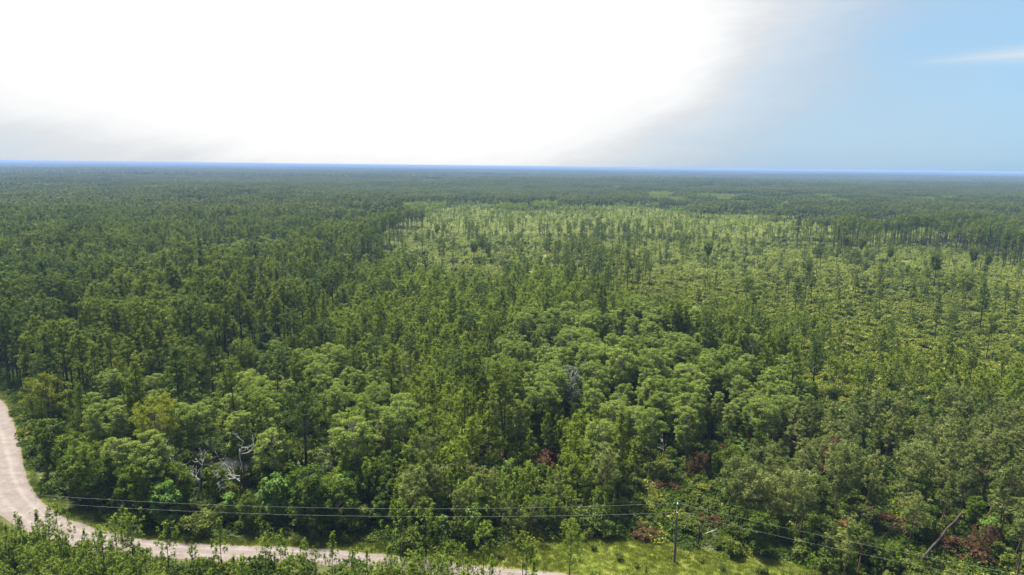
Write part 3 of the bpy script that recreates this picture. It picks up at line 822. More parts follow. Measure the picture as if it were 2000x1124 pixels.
hero(HK, 6, 'pine_tree', 1596, 660, 17, 'lone pine with a thick black trunk and sparse drooping crown past the cypresses', 'pine tree', 'the lone black-trunked pine', gap_=5)
hero(HK, 10, 'pine_tree', 790, 688, 15.5, 'half-bare grey pine with a thin see-through crown', 'pine tree', 'the half-bare grey pine', gap_=3)
hero(HK, 3, 'pine_tree', 712, 606, 18, 'tall pine with grey-green spreading crown behind the half-bare grey pine', 'pine tree', 'the grey-green spreading pine', sxy=.85, gap_=3)
hero(HK, 8, 'broadleaf_tree', 1118, 712, 15.7, 'silvery thin-leaved tree on three white stems before the cypress stand', 'broadleaf tree', 'the silvery white-stemmed tree', gap_=3.2)
for q, (x, y, h, lab, ref) in enumerate([
        (1385, 476, 17, 'tall flat-topped pine alone in the open scrub above the cypress stand', 'the tall scrub pine'),
        (1653, 463, 15, 'thin leaning-topped pine at the far edge of the yellow scrub', None),
        (1684, 467, 16, 'layered pine with wide tiers beside a thinner pine at the far scrub edge', 'the tiered scrub pine'),
        (1741, 484, 14, 'small-headed pine on a bare stem amid the yellow scrub', None),
        (1831, 498, 19, 'tall dark pine with long bare black stem in the yellow scrub', 'the tall dark scrub pine'),
        (1892, 536, 17, 'leafier tall pine near the dark bush belt in the scrub', 'the leafier scrub pine'),
        (1463, 549, 12, 'short oval-headed pine at the scrub edge behind the cypresses', 'the oval-headed pine'),
        (1905, 486, 17, 'twin-looking tall pine before the dark far wood, taller of the pair', None),
        (1932, 496, 15, 'shorter pine of the pair standing before the dark far wood', None),
        (940, 462, 17, 'dark bushy pine in the thick clump on the pale open flat', 'the dark pine clump on the flat'),
        (952, 476, 14, 'lower rounded pine leaning out of the dark clump on the flat', None),
        (925, 474, 15, 'narrow dark pine on the near side of the clump on the flat', None),
        (853, 440, 15, 'single thin pine standing alone on the pale open flat', 'the single pine on the flat'),
        (1590, 622, 9, 'small round pine standing in low yellow scrub', None),
        (1862, 608, 10, 'compact dark young pine above the bright bush bank', 'the compact dark pine')]):
    hero(HK, 9 if q not in (5, 6, 9, 10, 14) else 4, 'pine_tree', x, y, h, lab, 'pine tree', ref, sxy=(1.0 if q in (2, 4, 5) else .85), gap_=4)
hero(HK, 11, 'leaning_pine', 1424, 905, 12.5, 'leaning pine with reddish trunk, taller of the twin pair beside the storm gap', 'pine tree', 'the leaning twin pines', tilt=(-.05, .22), gap_=3)
hero(HK, 11, 'leaning_pine', 1448, 925, 11.5, 'leaning pine with reddish trunk, lower of the twin pair beside the storm gap', 'pine tree', None, tilt=(0, .26), gap_=2)
hero(HK, 11, 'leaning_pine', 1492, 925, 12.0, 'steeply slanting pine with dark forked trunk behind the twin leaning pines', 'pine tree', None, tilt=(0, .42), gap_=3)
hero(HK, 13, 'leaning_pine', 1328, 868, 8, 'half-fallen pine with rusty brown needles above the storm gap', 'pine tree', 'the half-fallen rusty pine', tilt=(.1, .75), gap_=3)
hero(HK, 11, 'leaning_pine', 1765, 870, 13, 'bowed grey-green pine over the vine-covered hollow', 'pine tree', None, tilt=(0, .3), gap_=3)
hero(HK, 11, 'leaning_pine', 1640, 880, 14, 'tall dark-trunked pine leaning slightly in the storm-bent stand', 'pine tree', 'the tall storm-bent pine', tilt=(0, .12), gap_=4)
hero(HK, 13, 'leaning_pine', 1890, 1010, 8, 'toppled pine with brown and green needles on a long bare trunk', 'pine tree', 'the toppled brown pine', tilt=(-.2, .8), gap_=4)
hero(HK, 13, 'dead_pine', 1635, 855, 11, 'dead pine with tan-brown needles among grey-green pines', 'dead tree', 'the tan dead pine', gap_=2)
hero(HK, 7, 'young_pine', 1115, 1015, 9.7, 'tall open young pine standing alone at the meadow edge beside the road end', 'young pine', 'the lone roadside young pine', gap_=6)
hero(HK, 12, 'sapling', 535, 925, 9.4, 'bright green spire-shaped broadleaf sapling below the bent pale snag', 'sapling', 'the bright green spire sapling', gap_=3)
hero(HK, 12, 'sapling', 322, 938, 9, 'blue-green leafy broadleaf spire beneath the bare forked branches', 'sapling', None, gap_=3)
fr = [(38, 1012, 7, 'feathery young pine, leftmost of four with tops against the sandy road'), (70, 1000, 8, 'young pine with a bottle-brush top against the sandy road, second of four'), (90, 1003, 7, 'young pine close behind its neighbour, third of four against the sandy road'),
      (107, 986, 9, 'tallest of four young pines with tops against the sandy road'), (190, 1030, 8, 'young pine with golden tips in front of the road curve'), (222, 1010, 9.5, 'tall clustered young pine before the road curve'),
      (253, 1012, 9, 'young pine on a bare dark stem before the road curve'), (322, 1022, 8.5, 'plump dome-topped young pine on three bare stems before the road'), (375, 1066, 6, 'short young pine with open tip before the pale road'),
      (427, 1017, 8.5, 'conical young pine standing over the pale road middle'), (516, 1048, 7, 'thin young pine on a leafless stem before the pale road'), (546, 1043, 7.5, 'thin young pine with leafless stem beside another before the pale road'),
      (592, 1058, 6.5, 'dark bushy young pine before the road straight'), (716, 1075, 5.5, 'small candle-tipped young pine over the road edge'), (780, 985, 10, 'bushy tall young pine where the road passes behind pines'),
      (830, 975, 10.5, 'tallest young pine of the cluster hiding the road'), (945, 1030, 8.5, 'dark-stemmed young pine at the right end of the road cluster'), (1022, 1040, 8, 'round young pine between the road end and the meadow'),
      (1040, 1062, 6.5, 'small young pine beside the round one at the meadow'), (1410, 1082, 5.5, 'fan-shaped young pine in front of the utility pole meadow'), (1262, 1106, 4.5, 'spiky young pine tip below the utility pole'),
      (1588, 1086, 6, 'spiky pale young pine under the power lines'), (1742, 1062, 7, 'broad fluffy young pine crossed by the power lines')]
for q, (x, y, h, lab) in enumerate(fr):
    hero(FRONT, [1, 1, 5, 2, 0, 2, 4, 0, 3, 1, 3, 3, 2, 1, 2, 0, 4, 0, 3, 2, 1, 2, 2][q], 'young_pine', x, y, h, lab, 'young pine', sxy=1.15, gap_=1.4)

# ------------------------------------------------------------------ dead wood
def deadtree(seed, px, py, h, label, ref=None, mats=('white_bark', 'white_bark'), tilt=(0, 0), **kw):
    b = at(px, py, h * .97); b[2] = 0
    lo, g = snag(seed, h, **kw)
    r = bpy.data.objects.new('dead_tree', None); COL.objects.link(r); r.location = b
    r.rotation_euler = (tilt[0], tilt[1], rng.uniform(0, 6))
    if tilt != (0, 0): r.rotation_euler = (tilt[0], tilt[1], 0)
    ob('trunk', lo.mesh('snag_trunk', [M[mats[0]]], True), r); ob('branches', g.mesh('snag_branches', [M[mats[1]]], True), r)
    tag(r, label, 'dead tree'); HERO_XY.append((b[0], b[1], 3.2))
    if ref: LAND.append((ref, float(px), float(py) + 15))


deadtree(11, 462, 862, 13.5, 'bleached twisted dead tree with many crooked white limbs on a reddish trunk', 'the bleached twisted snag', ('red_bark', 'white_bark'), depth=4, first=.56, r0=.2, spread=.7, twist=.5, long=1.35)
deadtree(12, 338, 868, 12.5, 'dead tree with pale forked branches above dark roadside hardwoods', 'the pale forked snag', depth=3, first=.55, r0=.2, spread=.45)
deadtree(13, 376, 872, 12.0, 'dead pale limb curving up with twiggy tips beside the pale forked snag', None, tilt=(0, .15), depth=3, first=.6, r0=.16, spread=.4)
deadtree(14, 596, 884, 9.5, 'thin bleached snag bent over in front of the big dark pine', 'the bent pale snag', tilt=(.1, .42), depth=3, first=.6, r0=.14, spread=.4)
deadtree(15, 640, 862, 9.0, 'thin straight white dead stem among green hardwoods', None, tilt=(0, .12), depth=2, first=.75, r0=.09, spread=.3)
deadtree(16, 1297, 850, 6.0, 'short splintered pale snag by the half-fallen rusty pine', 'the splintered snag', depth=2, first=.6, r0=.18, spread=.3)
deadtree(17, 1185, 838, 8.0, 'brown broken dead tree stub between olive pines and cypress trunks', None, ('red_bark', 'red_bark'), depth=2, first=.75, r0=.24, spread=.3)
deadtree(18, 1365, 1024, 4.6, 'broken-off dark trunk standing beside the utility pole', 'the broken trunk', ('bark', 'bark'), depth=1, first=.9, r0=.17, spread=.3)


def log(p0, z0, p1, z1, r, mat, label, ref=None):
    a = at(*p0, z0); b = at(*p1, z1); L_ = b - a; ln = np.linalg.norm(L_)
    q = np.random.default_rng(int(p0[0])); g = Geo()
    pts = [np.zeros(3) + L_ * s + q.normal(0, .05, 3) * (0 < s < 1) for s in np.linspace(0, 1, 7)]
    tube(g, pts, np.linspace(r, r * .55, 7), 7)
    brs = []
    for s in (.45, .6, .75, .88):
        d = norm(L_ / ln * .6 + q.normal(size=3) * .6 + np.array([0, 0, .4])) * q.uniform(.5, 1.3)
        br = Geo(); tube(br, [L_ * s, L_ * s + d * .6, L_ * s + d + np.array([0, 0, .1])], [r * .3, r * .2, .015], 4); brs.append(br)
    o = bpy.data.objects.new('fallen_log', None); COL.objects.link(o); o.location = a
    ob('trunk', g.mesh('log_trunk', [M[mat]], True), o)
    for br in brs: ob('broken_branch', br.mesh('log_branch', [M[mat]], True), o)
    tag(o, label, 'log'); HERO_XY.append((a[0] + L_[0] / 2, a[1] + L_[1] / 2, 2.5))
    if ref: LAND.append((ref, (p0[0] + p1[0]) / 2, (p0[1] + p1[1]) / 2))


log((1252, 954), .5, (1284, 942), 1.3, .26, 'log', 'broken brown log lying in the overgrown storm gap', 'the broken brown log')
log((1300, 1048), .25, (1326, 1047), .3, .2, 'log', 'dark log lying flat behind the utility pole', None)
log((1366, 1046), .3, (1398, 1036), 1.0, .12, 'white_bark', 'pale stripped pole of wood propped behind the broken trunk', None)
log((1126, 1010), .4, (1162, 984), 3.2, .16, 'bark', 'thin dark trunk slanting up through the olive thicket', 'the thin slanting trunk')
log((1794, 1100), .4, (1878, 1002), 6.5, .24, 'bark', 'long bare trunk slanting up out of the scrub below the power lines', 'the long slanting trunk')
log((1722, 1052), .4, (1750, 1022), 2.2, .16, 'red_bark', 'reddish fallen trunk in the hollow of the storm-bent stand', None)
log((1052, 930), .4, (1076, 896), 3.0, .17, 'red_bark', 'reddish leaning dead trunk beside the maroon brush', None)
log((1238, 1036), .3, (1268, 1030), .7, .13, 'red_bark', 'thin reddish log on the rust-red brush heap', None)
log((1776, 925), 1.5, (1812, 880), 6.0, .17, 'log', 'slanting broken trunk caught in the grey-green pines', None)

# ------------------------------------------------------------------ piles of dead brown brush
DB = Kind()
for i in range(3):
    t_, c_ = blobtree(800 + i, 2.0, .02, 2.0 + .4 * i, 14, .7, .5, 190, .22, r0=.05, stems=3)
    model(DB, (t_, c_), (M['red_bark'], M['dead']), 2.0, '', 'dead_brush')
t_, c_ = blobtree(804, 2.0, .02, 2.0, 14, .7, .5, 190, .22, r0=.05, stems=3)
model(DB, (t_, c_), (M['red_bark'], M['straw']), 2.0, '', 'dry_brush')
for q, (x, y, h, sx, mi, lab, ref) in enumerate([
        (1262, 1034, 1.6, 1.5, 0, 'rust-red heap of dead brush at the back of the meadow', 'the rust-red brush heap'),
        (1300, 942, 1.8, 1.2, 1, 'rusty orange dead brush beside the broken brown log', None),
        (1385, 1008, 1.4, 1.2, 2, 'grey-brown torn brush on bare soil behind the utility pole', None),
        (1733, 1008, 2.6, 1.1, 2, 'dark maroon dead brush in the hollow of the storm-bent stand', 'the maroon brush'),
        (1062, 885, 3.4, .9, 1, 'maroon dead brush standing among olive pines', 'the maroon brush among olive pines'),
        (960, 872, 3.2, 1.0, 0, 'red-brown dead undergrowth below the dense young pines', 'the red-brown undergrowth'),
        (1880, 1055, 2.6, 1.3, 1, 'brown dead brush under the toppled brown pine', None),
        (1680, 1055, 2.4, .8, 0, 'orange dead spray crossed by the power lines', 'the orange dead spray'),
        (1660, 1018, 2.2, .9, 3, 'orange-tan dry leaves under the tall storm-bent pine', None),
        (102, 712, 3.0, 1.2, 0, 'red-brown dead brush at the foot of the dark pine stand', 'the red-brown brush by the dark stand'),
        (1428, 868, 2.4, .9, 0, 'small rusty dead branch pile past the vine mound', None),
        (1180, 860, 4.5, .7, 1, 'upright maroon dead brush beside cypress trunks', None),
        (925, 548, 1.2, 3.2, 3, 'dry tan grass patch between yellow bushes on the flat', 'the dry tan patch'),
        (885, 1020, 2.5, .7, 3, 'golden dry bush beside the roadside young pines', None),
        (1940, 925, 2.6, 1.0, 1, 'brownish dead spray among grey-green pines near the long slanting trunk', None),
        (1510, 780, 2.6, 1.0, 3, 'tan dry bush at the edge of the cypress stand', None)]):
    b = at(x, y, h); b[2] = 0
    r = place(DB, mi, 'dead_brush', b, h, sxy=sx); tag(r, lab, 'brush'); HERO_XY.append((b[0], b[1], 2.2 * sx))
    if ref: LAND.append((ref, float(x), float(y)))
LAND += [('the utility pole', 1320, 1045), ('the road bend', 30, 960), ('the pond', 440, 915)]

# ------------------------------------------------------------------ utility pole and its lines
pb = at(1317, 1100, 0); pt_h = 10.2
ptop = at(1325, 990, pt_h); ptop = np.array([(ptop[0] * .5 + pb[0] * .5), pb[1] + .05, pt_h])
root = bpy.data.objects.new('utility_pole', None); COL.objects.link(root); root.location = pb
v = ptop - pb
g = Geo(); tube(g, [v * s - (np.array([0, 0, .5]) if s == 0 else 0) for s in np.linspace(0, 1, 5)], np.linspace(.17, .115, 5), 12); ob('pole', g.mesh('pole_shaft', [M['pole']], True), root)


def lathe(g, base, prof, sides=12, mat=0):
    V = []; F = []
    for r, z in prof:
        for j in range(sides): V.append(base + np.array([r * math.cos(j * 2 * math.pi / sides), r * math.sin(j * 2 * math.pi / sides), z]))
    for i in range(len(prof) - 1):
        for j in range(sides):
            k = (j + 1) % sides; p, q, r2, s2 = i * sides + j, i * sides + k, (i + 1) * sides + j, (i + 1) * sides + k
            F += [(p, q, s2), (p, s2, r2)]
    g.add(V, F, .5, mat)


g = Geo(); tube(g, [v + np.array([0, 0, -.35]), v + np.array([0, 0, .22])], [.025, .02], 6); pin = ob('pin', g.mesh('pole_pin', [M['steel']]), root)
g = Geo(); lathe(g, v + np.array([0, 0, .08]), [(.04, 0), (.16, .02), (.10, .09), (.15, .12), (.08, .20), (.10, .23), (.07, .30), (0, .32)]); ob('insulator', g.mesh('pole_insulator', [M['porcelain']], True), pin)
nz0 = v * .885
g = Geo(); tube(g, [nz0, nz0 + np.array([-.02, -.2, .02])], [.03, .03], 6); brk = ob('bracket', g.mesh('neutral_bracket', [M['steel']]), root)
g = Geo(); lathe(g, nz0 + np.array([-.02, -.22, -.06]), [(0, 0), (.07, .01), (.05, .06), (.07, .11), (0, .12)]); ob('insulator', g.mesh('spool_insulator', [M['porcelain']], True), brk)
g = Geo(); tube(g, [v * .78 + np.array([.14, 0, 0]), v * .25 + np.array([.17, 0, 0]), np.array([.19, 0, .1])], .014, 5); ob('ground_wire', g.mesh('pole_ground_wire', [M['steel']]), root)
tag(root, 'single wooden utility pole with a white insulator on top, on the meadow', 'utility pole'); HERO_XY.append((pb[0], pb[1], 3))
top1 = pb + v + np.array([0, 0, .36]); top2 = pb + nz0 + np.array([-.02, -.22, .0])


def wire(p, q, sag, label):
    g = Geo(); s = np.linspace(0, 1, 60)[:, None]
    tube(g, p + (q - p) * s - np.array([0, 0, 4 * sag]) * s * (1 - s), .0095, 5)
    tag(ob('power_line', g.mesh('power_line', [M['cable']], True)), label, 'power line')


lp = at(-330, 930, 10.2)
wire(top1, lp, 3.0, 'upper cable running from the pole toward the road bend')
wire(top2, lp + np.array([.3, 0, -1.55]), 2.75, 'lower cable running from the pole toward the road bend')
rp = at(2420, 1195, 9.6)
wire(top1, rp, .9, 'upper cable running from the pole over the storm-bent pines')
wire(top2, rp + np.array([.2, 0, -1.5]), .9, 'lower cable running from the pole over the storm-bent pines')

# ------------------------------------------------------------------ from candidates to single trees and masses
CAND = []
KN = list(CANDS)
for ki, k in enumerate(KN):
    for a in CANDS[k]: CAND.append(np.concatenate([a, np.full((len(a), 1), ki)], 1))
CAND = np.concatenate(CAND)
HX = np.array(HERO_XY)
near = CAND[:, 1] < 640
keep = np.ones(len(CAND), bool)
for hx, hy, gp in HX:
    keep &= (CAND[:, 0] - hx) ** 2 + (CAND[:, 1] - hy) ** 2 > gp ** 2
WID = dict(pine=2.7, young=1.5, olive=2.6, cyp=3.2, broad=2.9, lime=1.7, shrub=1.9, dshrub=2.1, under=1.5)
HREF = dict(pine=20, young=8, olive=14, cyp=17, broad=11, lime=7, shrub=2.4, dshrub=3.2)
hwid = np.array([WID[KN[int(c[3])]] * c[2] / HREF[KN[int(c[3])]] for c in CAND[keep | True]]) * FPX / proj(CAND[:, :3])[2] * .6
# nothing tall stands right before the pole, the snag, the log or the brush heaps, as in the photo
for (x, y, rx, ry, hmax) in [(1320, 1050, 12, 60, 2.2), (462, 900, 22, 60, 3.5), (1268, 950, 24, 16, 1.5), (1262, 1040, 34, 20, 1.2), (1300, 945, 30, 16, 1.4), (590, 890, 22, 45, 5), (1120, 765, 18, 55, 7), (350, 875, 30, 26, 6),
                             (1733, 1005, 26, 26, 1.6), (1400, 985, 12, 60, 2.5), (1840, 1050, 36, 55, 2.2), (410, 725, 12, 60, 9), (1594, 730, 14, 50, 7), (85, 790, 26, 50, 4), (1115, 1070, 28, 55, 1.5), (1425, 965, 40, 60, 6.5), (1365, 1040, 12, 26, 1.3), (535, 965, 20, 40, 2.5), (300, 830, 26, 40, 9), (590, 820, 26, 70, 9), (960, 880, 26, 22, 2.2), (1062, 890, 22, 22, 2.2)]:
    qx, qy, _ = proj(np.stack([CAND[:, 0], CAND[:, 1], CAND[:, 2] * .75], 1))
    bx_, by_, _ = proj(np.stack([CAND[:, 0], CAND[:, 1], np.zeros(len(CAND))], 1))
    keep &= ~((np.abs(qx - x) < rx + hwid) & (qy > y - ry) & (qy < y + ry) & (CAND[:, 2] > hmax) & (by_ > y + ry * .3))
CAND = CAND[keep]
kk = CAND[:, 3].astype(int)
CBF = dict(pine=.6, young=.25, olive=.38, cyp=.4, broad=.2, lime=.1, shrub=0, dshrub=0, under=0)
# how much of each shows: near ones first fill a coarse picture
px, py, wv = proj(CAND[:, :3]); bxp, byp, _ = proj(np.stack([CAND[:, 0], CAND[:, 1], np.zeros(len(CAND))], 1))
fill = np.zeros((282, 500), bool); vis = np.zeros(len(CAND))
for i in np.argsort(wv):
    k = KN[kk[i]]; half = WID[k] * (CAND[i, 2] / HREF[k]) * FPX / wv[i] * .85
    x0, x1 = px[i] - half, px[i] + half; y0 = py[i]; y1 = py[i] + (byp[i] - py[i]) * (1 - CBF[k])
    X0, X1, Y0, Y1 = int(max(0, x0 // 4)), int(min(500, x1 // 4 + 1)), int(max(0, y0 // 4)), int(min(281, y1 // 4 + 1))
    if X1 <= X0 or Y1 <= Y0: continue
    sub = fill[Y0:Y1, X0:X1]; vis[i] = (~sub).sum() * min(1, (x1 - x0) * (y1 - y0) / 16 / sub.size); sub[:] = True
NAMES = dict(pine=('pine_tree', PINE, 'pine tree', 'pine', 'tall pines of the forest'), young=('young_pine', YOUNG, 'young pine', 'young pine', 'young pines'), olive=('scrub_pine', OLIVE, 'pine tree', 'grey-green pine', 'grey-green storm-bent pines'),
             cyp=('cypress_tree', CYP, 'cypress tree', 'cypress', 'pale green cypresses'), broad=('broadleaf_tree', BROAD, 'broadleaf tree', 'broadleaf tree', 'dark broadleaf trees'), lime=('sapling', LIME, 'sapling', 'bright sapling', 'bright green saplings'),
             shrub=('shrub', SHRUB, 'shrub', 'yellow-green shrub', 'yellow-green shrubs'), dshrub=('bush', DSHRUB, 'bush', 'dark green bush', 'dark green bushes'))
MAXN = 270
single = np.zeros(len(CAND), bool)
for ki, k in enumerate(KN):
    if k not in NAMES: continue
    j = np.where((kk == ki) & (vis > (6 if k in ('shrub', 'dshrub') else 8)))[0]
    j = j[np.argsort(-vis[j])][:MAXN]; single[j] = True
taken = {}
ORD = 'first second third fourth fifth sixth seventh eighth ninth tenth eleventh twelfth thirteenth fourteenth fifteenth sixteenth seventeenth eighteenth nineteenth twentieth'.split()
ORD += ['twenty-' + o for o in ORD[:9]] + ['thirtieth'] + ['thirty-' + o for o in ORD[:9]] + ['fortieth'] + ['forty-' + o for o in ORD[:9]]
LP = np.array([(l[1], l[2]) for l in LAND])
rows = []
for i in np.where(single)[0]:
    k = KN[kk[i]]; nm, kind, cat, noun, grp = NAMES[k]
    x, y, h = CAND[i, :3]; mi = int(rng.integers(len(kind.models)))
    if k == 'pine' and rng.random() < .75: mi = (int(rng.integers(3)) * 3 + int(min(2, vnoise(x, y, 38, 61) * 3.6 - .3) if vnoise(x, y, 38, 61) > .1 else 0)) % 8
    if k == 'olive': tl = (rng.normal(0, .09), abs(rng.normal(.06, .12)))
    elif k == 'young': tl = (rng.normal(0, .02), rng.normal(.01, .03))
    else: tl = (rng.normal(0, .025), rng.normal(0, .025))
    r = place(FRONT if k == 'young' and y < 118 else kind, mi, nm, (x, y, 0), h, None, tl, rng.uniform(.85, 1.15) * (1.2 if k == 'young' and y < 110 else 1))
    look = kind.models[mi]['words']
    if k == 'olive' and tl[1] > .2: look = 'strongly leaning ' + look
    tag(r, None, cat, grp)
    cx_, cy_ = (px[i], py[i] * .6 + byp[i] * .4)
    d = LP - np.array([cx_, cy_]); di = np.hypot(d[:, 0], d[:, 1]); li = int(np.argmin(di)); dx, dy = -d[li]
    sec = ('right of' if dx > 0 else 'left of') if abs(dx) > abs(dy) else ('in front of' if dy > 0 else 'behind')
    rows.append((r, k, look, noun, li, sec, di[li]))
rank = {}
for r, k, look, noun, li, sec, dd in sorted(rows, key=lambda t: t[6]):
    key = (noun, look, li, sec); n = rank.get(key, 0); rank[key] = n + 1
    taken.setdefault(key, []).append((r, n))
for (noun, look, li, sec), v_ in taken.items():
    for r, n in v_:
        ph = LAND[li][0]
        r['label'] = (look + ' ' + noun + ' close ' + sec + ' ' + ph) if len(v_) == 1 else (look + ' ' + noun + ', ' + ('' if n == 0 else ORD[min(n, len(ORD) - 1)] + ' ') + 'closest ' + sec + ' ' + ph)

# ------------------------------------------------------------------ masses nobody could count
def scatter_mass(name, meshes, P, rot, scl, pick, label, cat):
    src = bpy.data.collections.new(name + '_sources')
    for i, m_ in enumerate(meshes):
        src.objects.link(bpy.data.objects.new('source_%s_%02d' % (name, i), m_))
    me = bpy.data.meshes.new(name); me.vertices.add(len(P)); me.vertices.foreach_set('co', np.asarray(P, np.float32).ravel()); me.update()
    a = me.attributes.new('rot', 'FLOAT_VECTOR', 'POINT'); a.data.foreach_set('vector', np.asarray(rot, np.float32).ravel())
    a = me.attributes.new('scl', 'FLOAT_VECTOR', 'POINT'); a.data.foreach_set('vector', np.asarray(scl, np.float32).ravel())
    a = me.attributes.new('pick', 'INT', 'POINT'); a.data.foreach_set('value', np.asarray(pick, np.int32))
    o = ob(name, me); tag(o, label, cat, kind='stuff')
    t = bpy.data.node_groups.new(name + '_growth', 'GeometryNodeTree')
    t.interface.new_socket('Geometry', in_out='INPUT', socket_type='NodeSocketGeometry'); t.interface.new_socket('Geometry', in_out='OUTPUT', socket_type='NodeSocketGeometry')
    gi = nd(t, 'NodeGroupInput'); go = nd(t, 'NodeGroupOutput'); mp_ = nd(t, 'GeometryNodeMeshToPoints'); ip = nd(t, 'GeometryNodeInstanceOnPoints'); ci = nd(t, 'GeometryNodeCollectionInfo')
    ci.inputs['Collection'].default_value = src; ci.inputs['Separate Children'].default_value = True; ci.inputs['Reset Children'].default_value = True
    t.links.new(gi.outputs[0], ip.inputs['Points']); t.links.new(ci.outputs[0], ip.inputs['Instance']); ip.inputs['Pick Instance'].default_value = True
    for an, dt, sk in (('rot', 'FLOAT_VECTOR', 'Rotation'), ('scl', 'FLOAT_VECTOR', 'Scale'), ('pick', 'INT', 'Instance Index')):
        n_ = nd(t, 'GeometryNodeInputNamedAttribute', data_type=dt); n_.inputs['Name'].default_value = an
        t.links.new([q for q in n_.outputs if q.enabled][0], ip.inputs[sk])
    t.links.new(ip.outputs[0], go.inputs[0])
    t.nodes.remove(mp_)
    md = o.modifiers.new('growth', 'NODES'); md.node_group = t
    return o


def zrot(n, t=.03): return np.stack([rng.normal(0, t, n), rng.normal(0, t, n), rng.uniform(0, 6.283, n)], 1)


def lite(mk, mats, name):
    return joined(mk, mats, name)


MASS = {}
for k in NAMES:
    if k == 'pine':
        ms = [lite(pine(900 + i, 20, cb, rd, sh, 24, 5, leafy=4, lsize=.44, puff=.58, r0=.24, fuzz=.5, stubs=False), (M['bark'], M[['pine', 'pine2', 'pine3'][i % 3]]), 'pine_mass') for i, (sh, cb, rd, _w) in enumerate(pine_specs + pine_specs[:1])]
    elif k == 'young':
        ms = [lite(pine(920 + i, 8, [.2, .3, .35, .25][i], [1.4, 1.15, 1.3, 1.5][i], ['ovate', 'cone', 'ovate', 'ovate'][i], 19, 4, leafy=3, lsize=.36, puff=.34, shoot=[.5, .5, 1.2], fuzz=.5, stubs=False, r0=.075, updir=.95), (M['bark'], M['young']), 'young_mass') for i in range(4)]
    elif k == 'olive':
        ms = [lite(pine(930 + i, 14, .4, 2.6, ['round', 'ovate', 'wild'][i], 26, 4, leafy=4, lsize=.52, puff=.65, stubs=False), (M['bark'], M['olive']), 'olive_mass') for i in range(3)]
    elif k == 'cyp':
        ms = [lite(blobtree(940 + i, 17, .45, 3.0, 56, .78, .55, 45, .44), (M['cbark'], M['cyp']), 'cypress_mass') for i in range(4)]
    elif k == 'broad':
        ms = [lite(blobtree(950 + i, 11, .22, 2.8, 32, .95, .75, 40, .56), (M['cbark'], M['broad']), 'broad_mass') for i in range(4)]
    elif k == 'lime':
        ms = [lite(blobtree(960 + i, 7, .12, 1.6, 12, .75, .7, 70, .5), (M['cbark'], M['lime']), 'lime_mass') for i in range(2)]
    elif k == 'shrub':
        ms = [lite(blobtree(970 + i, 2.4, .1, 1.7, 8, .75, .65, 60, .46, r0=.05, stems=3), (M['cbark'], M['shrub']), 'shrub_mass') for i in range(4)]
    else:
        ms = [lite(blobtree(980 + i, 3.2, .08, 1.9, 10, .9, .7, 60, .5, r0=.06, stems=3), (M['cbark'], M['dshrub']), 'bush_mass') for i in range(4)]
    MASS[k] = ms
MN = dict(pine=('pine_forest', 'dark pine forest filling the land between the clearings', 'forest'), young=('young_pine_forest', 'dense young pine growth seen as one mass', 'forest'), olive=('storm_bent_forest', 'grey-green storm-bent pine growth behind the single trees', 'forest'),
          cyp=('cypress_woods', 'pale green cypress canopy behind the single cypresses', 'forest'), broad=('hardwood_woods', 'dark broadleaf growth between the pines', 'forest'), lime=('sapling_vegetation', 'bright green sapling growth among the thickets', 'undergrowth'),
          shrub=('shrub_vegetation', 'yellow-green low scrub covering the open flat', 'scrub'), dshrub=('bush_vegetation', 'dark green low bush growth under and between trees', 'undergrowth'))
for ki, k in enumerate(KN):
    if k not in NAMES: continue
    j = np.where((kk == ki) & ~single)[0]
    if not len(j): continue
    # far copies use the lighter models, near ones the full models
    nearj = CAND[j, 1] < 230
    full_ = [joined_ for joined_ in []]
    n = len(j); s = CAND[j, 2] / HREF[k]
    w_ = rng.uniform(.85, 1.15, n); pk_ = rng.integers(0, len(MASS[k]), n)
    if k == 'pine': pk_ = np.where(rng.random(n) < .75, rng.integers(0, 3, n) * 3 + np.clip((vnoise(CAND[j, 0], CAND[j, 1], 38, 61) * 3.6 - .3).astype(int), 0, 2), pk_)
    scatter_mass(MN[k][0], MASS[k], np.stack([CAND[j, 0], CAND[j, 1], np.zeros(n)], 1), zrot(n, .08 if k == 'olive' else .03), np.stack([s * w_, s * w_, s], 1), pk_, MN[k][1], MN[k][2])

# undergrowth: low clumps of fern, gallberry and vines over the forest floor
def clump(seed, rad, h, n, leaf, mat):
    rg = np.random.default_rng(seed); g = Geo()
    a = rg.uniform(0, 6.283, n); r = rad * np.sqrt(rg.random(n))
    hh = h * (.35 + .65 * np.clip(.5 + .5 * np.sin(np.cos(a) * r * 2.1 + seed) * np.cos(np.sin(a) * r * 1.7), 0, 1)) * (1 - .5 * (r / rad) ** 3)
    P = np.stack([np.cos(a) * r, np.sin(a) * r, hh * rg.uniform(.35, 1, n) ** .7], 1)
    leaves(g, P, norm(rg.normal(size=(n, 3)) * .6 + np.array([0, 0, .7])), leaf, rg, rg.random(n))
    return g.mesh('undergrowth_clump', [mat])


